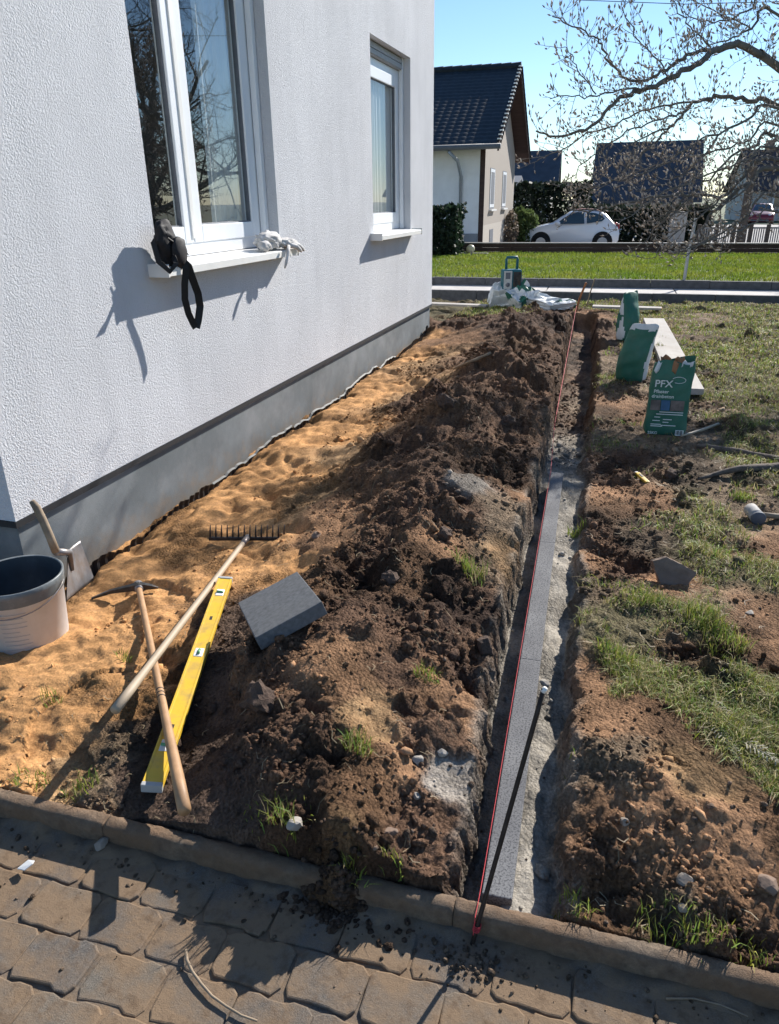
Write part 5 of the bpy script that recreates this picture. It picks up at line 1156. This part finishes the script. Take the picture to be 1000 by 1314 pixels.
def shrub(name, loc, rx, ry, rz, n, size, col, label, cat, seed, boxy=False, group=None):
    r = empty(name, loc); tag(r, label, cat, group); leaf_cloud((0, 0, rz * .95), rx, ry, rz, n, size, col, MAT['grass'], r, 'foliage', .5, seed, 0.0, boxy)
    m_ = MB()
    for k in range(5): m_.tube([(random.uniform(-.1, .1), random.uniform(-.1, .1), -.3), (random.uniform(-.5, .5) * rx, random.uniform(-.5, .5) * ry, rz * .9)], [.03, .015], 6)
    m_.build('stem', MAT['bark'], r); return r
shrub('conifer_shrub', (-4.12, 20.7, .2), .42, .5, .62, 5200, .055, (.022, .040, .022), 'dark clipped conifer shrub at the corner of the white house', 'shrub', 3, True)
p = PY(671, 300, 31.5); shrub('round_bush', (p.x, 31, -.28), .62, .6, .78, 2600, .08, (.10, .14, .045), 'pale green rounded bush beside the neighbour house', 'bush', 5)
p = PY(690, 290, 36); shrub('hedge', (p.x - .2, 36.5, -.28), 2.2, .8, 1.25, 9000, .11, (.018, .028, .016), 'dark tall hedge behind the white car', 'hedge', 6, True)
p = PY(850, 300, 33); shrub('hedge', (p.x - .8, 35, -.28), 2.6, .7, .75, 7000, .11, (.020, .030, .017), 'dark low hedge behind the hanging tree branches', 'hedge', 7, True)
p = PY(655, 300, 31.8); shrub('rose_shrub', (-3.35, 29.6, -.25), .28, .5, .75, 500, .07, (.16, .13, .10), 'thin leafless climbing shrub on the brick gable', 'shrub', 8)
# globe lamp and stones before the timber wall
lmp = empty('globe_lamp', (PG(606, 326, .25).x, 20.9, .2)); tag(lmp, 'pale globe garden lamp at the lawn edge', 'lamp')
p = PY(604, 319.5, 20.9); lmp.location = (p.x, 20.9, .2)
MB().lathe([(.001, .0)] + [(.115 * math.sin(t), .155 - .115 * math.cos(t)) for t in np.linspace(.1, 3.1, 16)] + [(.001, .27)], 24).build('globe', M('opal_globe', (.66, .58, .38), .4, .08), lmp, True)
MB().lathe([(.06, -.05), (.06, .05), (.03, .06)], 16).build('base', MAT['gasket'], lmp, True)
o = MB().box(-.75, .75, -.12, .12, 0, .09).build('stone_edging', MAT['dark_kerb'], None, bevel=.02); o.location = (p.x - .25, 20.75, .18); tag(o, 'dark low stone edging under the globe lamp', 'edging')
# white pole in the lawn
p = PG(878, 359, .22); o = MB().tube([(0, 0, -.1), (.01, 0, .5), (.055, 0, 1.05)], .028, 8).build('marker_pole', M('pale_metal_pole', (.42, .42, .42), .5, .1, metal=.2)); o.location = (p.x, p.y, .2); tag(o, 'thin pale pole standing in the lawn edge', 'pole')
# ---- cars
MAT['car_white'] = M('white_car_paint', (.84, .85, .87), .25, .02, 2, spec=.5, coat=.6); MAT['car_red'] = M('dark_red_car_paint', (.16, .012, .02), .3, .04, 2, coat=.5)
MAT['car_glass'] = M('car_window', (.03, .06, .08), .06, .3, 1, spec=.8); MAT['tyre'] = M('tyre', (.012, .012, .013), .8, .2); MAT['rim'] = M('alloy', (.35, .36, .38), .35, .1, metal=.8)
MAT['lamp_red'] = M('tail_lamp', (.35, .02, .02), .3, .1); MAT['lamp_clear'] = M('head_lamp', (.6, .62, .65), .15, .1); MAT['roof_red'] = M('soft_top', (.24, .05, .06), .7, .1)
def car(loc, rz, paint, label, scale=1.0):
    r = empty('parked_car', loc, rz); tag(r, label, 'car')
    # side outline of a small round hatchback, nose at -x
    top_ = [(-1.76, .34), (-1.775, .55), (-1.72, .70), (-1.55, .80), (-1.25, .90), (-.88, .98), (-.70, 1.05), (-.42, 1.24), (-.12, 1.40), (.20, 1.475), (.60, 1.485), (.95, 1.44), (1.22, 1.34), (1.42, 1.16), (1.58, .96), (1.70, .86), (1.77, .66), (1.76, .42), (1.70, .30)]
    bot = [(1.45, .24), (-1.5, .24)]
    out = top_ + bot; n = len(out); lat = [-.82, -.80, -.72, -.40, 0, .40, .72, .80, .82]; vs = []
    for y in lat:
        f_ = abs(y) / .82; k = {.82: .93, .80: .975}.get(round(abs(y), 2), 1.0)
        for x, z in out:
            hw = 1.0 if z < .92 else 1 - .30 * min(1, (z - .92) / .56)
            vs.append((x * (1 - .035 * (1 - k) * 8 * .3), y * hw, .24 + (z - .24) * (1 - .06 * f_ ** 6 * (z > 1.0)) - (.0 if k == 1 else .02)))
    fs = [(j * n + i, j * n + (i + 1) % n, (j + 1) * n + (i + 1) % n, (j + 1) * n + i) for j in range(len(lat) - 1) for i in range(n)] + [tuple(range(n)), tuple(range((len(lat) - 1) * n + n - 1, (len(lat) - 1) * n - 1, -1))]
    MB().add(vs, fs).build('body', paint, r, True)
    def side(poly, off, mat, nm, par=r):
        for sg in (-1, 1):
            hw = lambda z: 1.0 if z < .92 else 1 - .30 * min(1, (z - .92) / .56)
            m_ = MB().add([(x, sg * (.815 * hw(z) + off), z) for x, z in poly] + [(x, sg * (.70 * hw(z)), z) for x, z in poly], [tuple(range(len(poly))), tuple(range(2 * len(poly) - 1, len(poly) - 1, -1))] + [(i, (i + 1) % len(poly), len(poly) + (i + 1) % len(poly), len(poly) + i) for i in range(len(poly))])
            m_.build(nm, mat, par)
    side([(-.60, .97), (-.30, 1.20), (-.06, 1.335), (.22, 1.385), (.42, 1.388), (.46, .98)], .012, MAT['car_glass'], 'door_window')
    side([(.55, .99), (.52, 1.385), (.85, 1.345), (1.08, 1.26), (1.20, 1.16), (1.10, 1.06)], .012, MAT['car_glass'], 'rear_window')
    ws = [(-.86, 1.0), (-.44, 1.255), (-.14, 1.415)]
    MB().add([(x - .02, sg * .62 * (1 - .25 * (z - .92) / .56), z + .012) for x, z in ws for sg in (-1, 1)], [(0, 1, 3, 2), (2, 3, 5, 4)]).build('windscreen', MAT['car_glass'], r)
    if paint is MAT['car_white']:
        MB().add([(x, sg * .52, z + .012) for x, z in [(.02, 1.452), (.35, 1.49), (.75, 1.478), (1.10, 1.40)] for sg in (-1, 1)], [(0, 1, 3, 2), (2, 3, 5, 4), (4, 5, 7, 6)]).build('roof_panel', MAT['roof_red'], r)
    for x in (-1.13, 1.17):
        for sg in (-1, 1):
            ar = MB().tube([(x, sg * .60, .33), (x, sg * .829, .33)], .375, 28).build('wheel_arch', MAT['tyre'], r)
            w_ = MB().tube([(x, sg * .64, .31), (x, sg * .835, .31)], .30, 28).build('tyre', MAT['tyre'], r, True)
            MB().tube([(x, sg * .836, .31), (x, sg * .842, .31)], .19, 24).build('rim', MAT['rim'], w_)
    for sg in (-1, 1):
        blob('mirror', (-.52, sg * .90, 1.0), .10, .10, .075, MAT['car_glass'] if 0 else paint, r, 4, .05, 1.5, 2)
        blob('headlight', (-1.60, sg * .58, .70), .10, .13, .12, MAT['lamp_clear'], r, 4, .05, 1.5, 2)
        blob('tail_light', (1.70, sg * .66, .86), .07, .08, .13, MAT['lamp_red'], r, 4, .05, 1.5, 2)
    MB().box(-1.80, -1.72, -.6, .6, .34, .44).build('bumper', MAT['gasket'], r, bevel=.02)
    return r
p = PY(732, 312, 31.5); car((p.x, 31.5, -.29), 0.04, MAT['car_white'], 'small white hatchback parked behind the low timber wall')
p = PY(976, 285, 62); car((p.x, 62, -.42), R_(78), MAT['car_red'], 'dark red car parked far off by the fence')
# far houses
def simple_house(loc, rz, w, d, eh, rh, wallm, roofm, label, wins=(), chim=None):
    r = empty('distant_house', loc, rz); tag(r, label, 'house', 'houses across the street')
    MB().box(-w / 2, w / 2, -d / 2, d / 2, -.4, eh).build('wall', wallm, r)
    MB().add([(-w / 2, -d / 2, eh), (-w / 2, d / 2, eh), (-w / 2, 0, rh - .15), (w / 2, -d / 2, eh), (w / 2, d / 2, eh), (w / 2, 0, rh - .15)], [(0, 1, 2), (3, 4, 5), (0, 1, 4, 3)]).build('gable', wallm, r)
    o_ = .4; ez = eh - o_ * (rh - eh) / (d / 2)
    rf_ = MB()
    for sg in (-1, 1): rf_.add([(-w / 2 - o_, sg * (d / 2 + o_), ez), (w / 2 + o_, sg * (d / 2 + o_), ez), (w / 2 + o_, 0, rh), (-w / 2 - o_, 0, rh), (-w / 2 - o_, sg * (d / 2 + o_), ez - .15), (w / 2 + o_, sg * (d / 2 + o_), ez - .15), (w / 2 + o_, 0, rh - .15), (-w / 2 - o_, 0, rh - .15)], [(0, 1, 2, 3), (4, 5, 6, 7), (0, 1, 5, 4), (1, 2, 6, 5), (3, 0, 4, 7)])
    rp = rf_.build('roof', roofm, r)
    if chim: MB().box(chim - .3, chim + .3, -.3, .3, rh - .8, rh + .7).build('chimney', MAT['brick'], rp)
    for (x, z, ww, hh) in wins:
        f_ = MB().box(x - ww / 2, x + ww / 2, -d / 2 - .03, -d / 2 + .05, z, z + hh).build('window', MAT['upvc'], r)
        MB().box(x - ww / 2 + .08, x + ww / 2 - .08, -d / 2 - .035, -d / 2 - .03, z + .08, z + hh - .08).build('pane', MAT['car_glass'], f_)
    return r
MAT['blue_roof'] = M('blue_grey_roof', (.040, .050, .066), .6, .3, 2, .4, 8, .02); MAT['brown_roof'] = M('brown_grey_roof', (.045, .040, .045), .7, .3, 2, .4, 8, .02); MAT['far_wall'] = M('pale_far_wall', (.42, .42, .42), .9, .1, 1)
simple_house((-6.1, 48, 0), .03, 6.0, 6, 2.15, 4.15, MAT['far_wall'], MAT['blue_roof'], 'distant house with blue grey roof right of the neighbour gable', [(0, .6, 1, 1.1)])
simple_house((2.05, 48, 0), -.02, 4.9, 7, 1.75, 4.45, MAT['far_wall'], MAT['blue_roof'], 'distant house with broad dark roof behind the tree branches', [(-1.5, .3, 1.1, 1.2), (1.4, .3, 1.1, 1.2)])
p = PY(940, 250, 74); simple_house((p.x + 5.0, 76, 0), .1, 8.5, 8, 2.3, 5.2, MAT['far_wall'], MAT['brown_roof'], 'distant house with brown roof at the far right', [(-2, .6, 1.1, 1.2), (0, .6, 1.1, 1.2), (2, .6, 1.1, 1.2)], -2.4)
gr_ = PY(657, 222, 37); o = simple_house((gr_.x - 1.6, 38.5, 0), 0, 3.0, 5, 2.0, 2.6, MAT['nb_white'], MAT['gasket'], 'small white annex peeping out behind the brick gable')
# fence by the road, at the right
fn = empty('roadside_fence', (0, 30.5, -.3)); tag(fn, 'pale roadside fence of wooden posts and close pickets', 'fence')
for k in range(9):
    x0 = PY(897 + k * 22, 300, 30.5).x
    MB().box(x0 - .06, x0 + .06, -.06, .06, 0, .95).build('post', MAT['bark'], fn, bevel=.01)
    if k < 8:
        x1 = PY(897 + (k + 1) * 22, 300, 30.5).x
        MB().box(x0, x1, -.02, .02, .80, .86).build('rail', MAT['board'], fn)
        for q in range(7): xx = x0 + (x1 - x0) * (q + .7) / 7.6; MB().box(xx - .02, xx + .02, -.022, .015, .1, .84).build('picket', MAT['board'], fn)
o = MB().box(-.30, .30, -.25, .25, 0, 1.35).build('gate_pillar', M('concrete_pillar', (.42, .40, .37), .9, .1), None, bevel=.03); p = PY(868, 300, 33); o.location = (p.x, 33, -.3); tag(o, 'square concrete gate pillar behind the hanging branches', 'pillar')
o = MB().tube([(0, 0, 0), (0, 0, 3.0)], [.16, .13], 10).build('utility_post', MAT['bark'], None); p = PY(952, 300, 29.5); o.location = (p.x, 29.5, -.3); tag(o, 'dark wooden post rising behind the fence', 'post')
# overhead wire
o = MB().tube([(-22, 3, 5.5), (-12, 1.5, 2.4), (0, 0, 0), (3.4, -.4, -.42), (7, -.8, -.65), (16, -1.8, -.2), (34, -4, 3.4)], .012, 5).build('overhead_wire', MAT['gasket']); o.location = PY(742, 0, 30); tag(o, 'thin overhead wire crossing the sky above the tree', 'wire')

# ------------------------------------------------------------------ magnolia with bare budding branches
MAT['tree_bark'] = M('grey_magnolia_bark', (.15, .138, .12), .85, .3, 25, .4, 60, .006)
MAT['bud'] = M_attr('bud_scales', .7, var=0, trans=.12, spec=.3)
def smooth_path(P_, k=4):
    P_ = [np.array(p) for p in P_]; out = []
    for i in range(len(P_) - 1):
        p0, p1, p2, p3 = P_[max(i - 1, 0)], P_[i], P_[i + 1], P_[min(i + 2, len(P_) - 1)]
        for t in np.linspace(0, 1, k, endpoint=False): out.append(.5 * (2 * p1 + (p2 - p0) * t + (2 * p0 - 5 * p1 + 4 * p2 - p3) * t * t + (3 * p1 - p0 - 3 * p2 + p3) * t ** 3))
    out.append(P_[-1]); return out
class TubeSet:
    def __init__(s): s.V = []; s.F = []; s.n = 0
    def add(s, pts, rad, sides=5):
        pts = np.asarray(pts, float); n = len(pts)
        t = np.gradient(pts, axis=0); t /= np.maximum(np.linalg.norm(t, axis=1, keepdims=True), 1e-9)
        ref = np.array([0, 0, 1.0]) if abs(t[0, 2]) < .8 else np.array([1.0, 0, 0]); u = np.cross(t, ref); u /= np.maximum(np.linalg.norm(u, axis=1, keepdims=True), 1e-9); w_ = np.cross(t, u)
        a = np.arange(sides) * 2 * math.pi / sides; rad = np.asarray(rad).reshape(-1, 1, 1) * np.ones((n, 1, 1))
        V = pts[:, None] + (u[:, None] * np.cos(a)[None, :, None] + w_[:, None] * np.sin(a)[None, :, None]) * rad
        i = np.arange(n - 1)[:, None] * sides; k = np.arange(sides)[None]; k2 = (k + 1) % sides
        s.F.append(np.stack([i + k, i + k2, i + sides + k2, i + sides + k], -1).reshape(-1, 4) + s.n); s.V.append(V.reshape(-1, 3)); s.n += n * sides
    def build(s, name, mat, parent, org):
        me = np_mesh(name, np.concatenate(s.V) - np.array(org), np.concatenate(s.F)); return link(name, me, mat, parent, True)
def nrm3(v): return v / max(np.linalg.norm(v), 1e-9)
def twigs_on(path, ts, buds, rg, step, lmin, lmax, r0, up=.25, sub=True, bud_len=.036, start=.0):
    path = np.asarray(path); seg = np.linalg.norm(np.diff(path, axis=0), axis=1); cum = np.concatenate([[0], np.cumsum(seg)]); L = cum[-1]; d = step * rg.uniform(.3, 1) + start * L
    while d < L:
        i = min(np.searchsorted(cum, d) - 1, len(seg) - 1); i = max(i, 0); p = path[i] + (path[i + 1] - path[i]) * ((d - cum[i]) / max(seg[i], 1e-6)); tng = nrm3(path[i + 1] - path[i])
        rv = rg.normal(size=3); rv -= tng * rv.dot(tng); dr = nrm3(nrm3(rv) * 1.0 + tng * rg.uniform(.3, 1.1) + np.array([0, 0, up])); ln = rg.uniform(lmin, lmax) * (1 - .35 * d / L)
        pts = [p]; n = 6
        for k in range(n):
            dr = nrm3(dr + rg.normal(size=3) * .16 + np.array([0, 0, .07])); pts.append(pts[-1] + dr * ln / n)
        ts.add(pts, np.linspace(r0, r0 * .45, len(pts)), 4)
        if sub:
            twigs_on(pts, ts, buds, rg, .045, .03, .11, r0 * .6, .35, False, bud_len, .1)
        buds.append((pts[-1], dr, bud_len * rg.uniform(.8, 1.35)))
        d += step * rg.uniform(.5, 1.5)
def build_buds(buds, name, mat, parent, org, rg, col):
    P_ = np.array([b[0] for b in buds]); P_ = P_ - np.array(org); D_2 = np.array([b[1] for b in buds]); Ls = np.array([b[2] for b in buds])[:, None]; n = len(P_)
    D_2 = D_2 + np.array([0, 0, .35]); D_2 /= np.linalg.norm(D_2, axis=1, keepdims=True)
    u = np.cross(D_2, np.array([.3, .9, .1])); u /= np.linalg.norm(u, axis=1, keepdims=True); w_ = np.cross(D_2, u); rd = Ls * .20
    V = np.stack([P_ - D_2 * Ls * .15] + [P_ + D_2 * Ls * .32 + (u * math.cos(a) + w_ * math.sin(a)) * rd for a in (0, 1.57, 3.14, 4.71)] + [P_ + D_2 * Ls], 1)
    F = np.array([[0, 2, 1], [0, 3, 2], [0, 4, 3], [0, 1, 4], [5, 1, 2], [5, 2, 3], [5, 3, 4], [5, 4, 1]]); me = np_mesh(name, V.reshape(-1, 3), None, (F[None] + (np.arange(n) * 6)[:, None, None]).reshape(-1, 3))
    set_col(me, np.repeat(np.array(col) * rg.uniform(.5, 1.5, (n, 1)), 6, 0)); o = link(name, me, mat, parent, True); return o
TR = np.array([4.3, 9.6, 0.0])
mag = empty('magnolia_tree', TR); tag(mag, 'bare magnolia with fat buds reaching in from the right', 'tree')
rg = np.random.default_rng(11)
limbs = [  # photo positions along each limb, distance range, thickness
 ([(1000,84),(975,70),(951,58),(930,61),(916,66),(891,84),(860,100),(835,114),(807,121),(786,133),(765,157),(744,171),(713,175),(688,168)], (8.6, 7.4), .050, 2.6),
 ([(951,58),(902,65),(877,77),(849,93),(825,105),(804,101),(783,80),(772,63),(765,49),(744,38),(709,21)], (8.5, 7.3), .026, None),
 ([(835,114),(807,115),(765,121),(735,124),(706,127)], (7.9, 7.4), .011, None),
 ([(1000,135),(965,132),(937,125),(912,126),(891,133),(877,145),(860,164),(842,182),(820,200),(800,222)], (9.0, 8.0), .032, 2.3),
 ([(912,126),(891,130),(860,135),(825,142),(790,161),(755,171),(720,192),(690,205)], (8.6, 7.5), .015, None),
 ([(1000,217),(965,233),(937,252),(919,269),(902,290),(888,308),(870,326)], (8.2, 7.6), .036, 1.9),
 ([(1000,206),(965,213),(945,235),(926,252),(895,250),(846,252),(800,261),(765,269),(727,266)], (8.4, 7.4), .026, 2.0),
 ([(1000,138),(965,150),(930,168),(905,196),(874,224),(845,240),(815,246)], (8.8, 7.9), .018, 2.2),
 ([(1000,17),(965,38),(940,49),(909,58)], (9.2, 8.6), .022, 3.0),
 ([(909,58),(890,38),(874,20),(862,0),(855,-25)], (8.6, 8.4), .010, None),
 ([(1000,-15),(965,12),(935,24),(900,28),(875,15)], (9.2, 8.6), .014, 3.0),
 ([(1000,250),(960,275),(925,298),(890,318),(858,326)], (7.8, 7.3), .020, 1.7),
 ([(877,145),(850,150),(815,165),(780,185),(745,215),(715,240)], (8.3, 7.6), .011, None),
 ([(895,250),(860,275),(835,300),(828,320)], (7.9, 7.6), .011, None),
 ([(1000,175),(970,185),(940,200),(910,230),(880,255),(850,285),(835,310)], (8.5, 7.8), .020, 2.1),
 ([(860,100),(840,70),(820,50),(805,25),(800,0)], (8.0, 7.8), .009, None),
 ([(765,121),(745,95),(735,75),(725,60)], (7.6, 7.4), .007, None),
 ([(930,168),(900,180),(860,205),(820,225),(775,235),(735,245)], (8.3, 7.6), .012, None),
 ([(965,233),(930,265),(900,270),(870,272),(830,285)], (8.0, 7.5), .012, None),
 ([(1000,160),(965,178),(930,190),(885,205),(840,212),(790,232),(750,255)], (8.9, 8.0), .014, 2.1),
 ([(1000,190),(960,205),(915,222),(870,240),(820,268),(790,290)], (7.9, 7.2), .014, 2.0),
 ([(1000,270),(970,285),(940,300),(905,312),(880,330)], (7.5, 7.1), .012, 1.7),
 ([(926,252),(900,275),(872,295),(850,312),(842,330)], (7.8, 7.4), .009, None),
 ([(860,164),(830,175),(790,200),(760,230),(735,262)], (8.0, 7.6), .009, None),
 ([(965,38),(930,20),(900,5),(870,-10)], (9.0, 8.7), .009, None)]
tsw = TubeSet(); buds = []; limb_o = []
for (pp, (y0, y1), r0, zt) in limbs:
    P_ = [np.array(PY(a, b, y0 + (y1 - y0) * i / (len(pp) - 1))) for i, (a, b) in enumerate(pp)]
    if zt is not None: P_ = [TR + np.array([0, 0, zt - .9]), TR + (P_[0] - TR) * .45 + np.array([0, 0, .55])] + P_
    path = np.array(smooth_path(P_, 4)); path[1:-1] += rg.normal(size=(len(path) - 2, 3)) * .010
    r0 *= .58; ts1 = TubeSet(); rr = r0 * (np.linspace(1.35 if zt else 1, .16, len(path))) + .0025; ts1.add(path, rr, 8); ts1.build('limb', MAT['tree_bark'], mag, TR)
    twigs_on(path, tsw, buds, rg, .050, .10, .42, .0030, .12, True, .037, .42 if zt else .05)
tsw.build('twigs', MAT['tree_bark'], mag, TR)['kind'] = 'stuff'
build_buds(buds, 'buds', MAT['bud'], mag, TR, rg, (.46, .39, .32))['kind'] = 'stuff'
MB().tube([(0, 0, -.3), (.05, .02, .5), (-.03, .0, 1.2), (.05, .05, 2.2), (.1, 0, 3.2)], [.21, .17, .15, .12, .06], 14).build('trunk', MAT['tree_bark'], mag, True)
back = TubeSet(); bud2 = []
for k in range(7):   # limbs on the far side of the trunk
    a = R_(-60 + k * 26); P_ = [TR + np.array([0, 0, 1.2 + .25 * k]), TR + np.array([math.cos(a) * 1.0, math.sin(a) * 1.0, 2.4 + .2 * k]), TR + np.array([math.cos(a) * 2.0, math.sin(a) * 2.0, 3.2 + .15 * k]), TR + np.array([math.cos(a + .2) * 3.2, math.sin(a + .2) * 3.2, 3.5])]
    path = np.array(smooth_path(P_, 4)); back.add(path, np.linspace(.045, .008, len(path)), 7); twigs_on(path, back, bud2, rg, .22, .2, .7, .006, .2, True, .04, .3)
back.build('far_limbs', MAT['tree_bark'], mag, TR); build_buds(bud2, 'buds', MAT['bud'], mag, TR, rg, (.30, .25, .21))['kind'] = 'stuff'

# ------------------------------------------------------------------ other gardens' trees, right of the picture; they show in the window panes
def bare_tree(loc, h, seed, label, spread=.55):
    rg = np.random.default_rng(seed); r = empty('garden_tree', loc); tag(r, label, 'tree', 'garden trees mirrored in the windows'); ts = TubeSet(); tw = TubeSet()
    def grow(p, d, L, rad, lev):
        pts = [p]; n = 6
        for k in range(n): d = nrm3(d + rg.normal(size=3) * .13 + np.array([0, 0, .03])); pts.append(pts[-1] + d * L / n)
        (ts if lev < 2 else tw).add(pts, np.linspace(rad, rad * .5, len(pts)), 7 if lev < 2 else 4)
        if lev >= 4: return
        for k in range([9, 7, 6, 6][lev]):
            f = rg.uniform(.25, 1); i = min(int(f * n), n - 1); q = rg.normal(size=3); dd = nrm3(d * .55 + nrm3(q) * spread * 1.5 + np.array([0, 0, .1])); grow(pts[i] + (pts[i + 1] - pts[i]) * (f * n - i), dd, L * rg.uniform(.42, .62), rad * .5 * (1 - .4 * f), lev + 1)
    grow(np.zeros(3), np.array([0, 0, 1.0]), h * .6, h * .022, 0)
    ts.build('trunk', MAT['tree_bark'], r, (0, 0, 0)); o = tw.build('twigs', MAT['tree_bark'], r, (0, 0, 0)); o['kind'] = 'stuff'
bare_tree((7.2, 17.5, -.4), 9.5, 3, 'bare garden tree mirrored large in the front window')
bare_tree((4.9, 25.0, -.4), 10, 5, 'bare garden tree mirrored in the right half of the front window') if False else None
bare_tree((10.5, 21.5, -.4), 11, 6, 'second bare garden tree mirrored behind the first one')
shrub('hedge', (8.5, 14.8, -.3), .9, 3.2, 1.15, 5000, .12, (.020, .032, .016), 'dark hedge mirrored low in the window panes', 'hedge', 33, True)
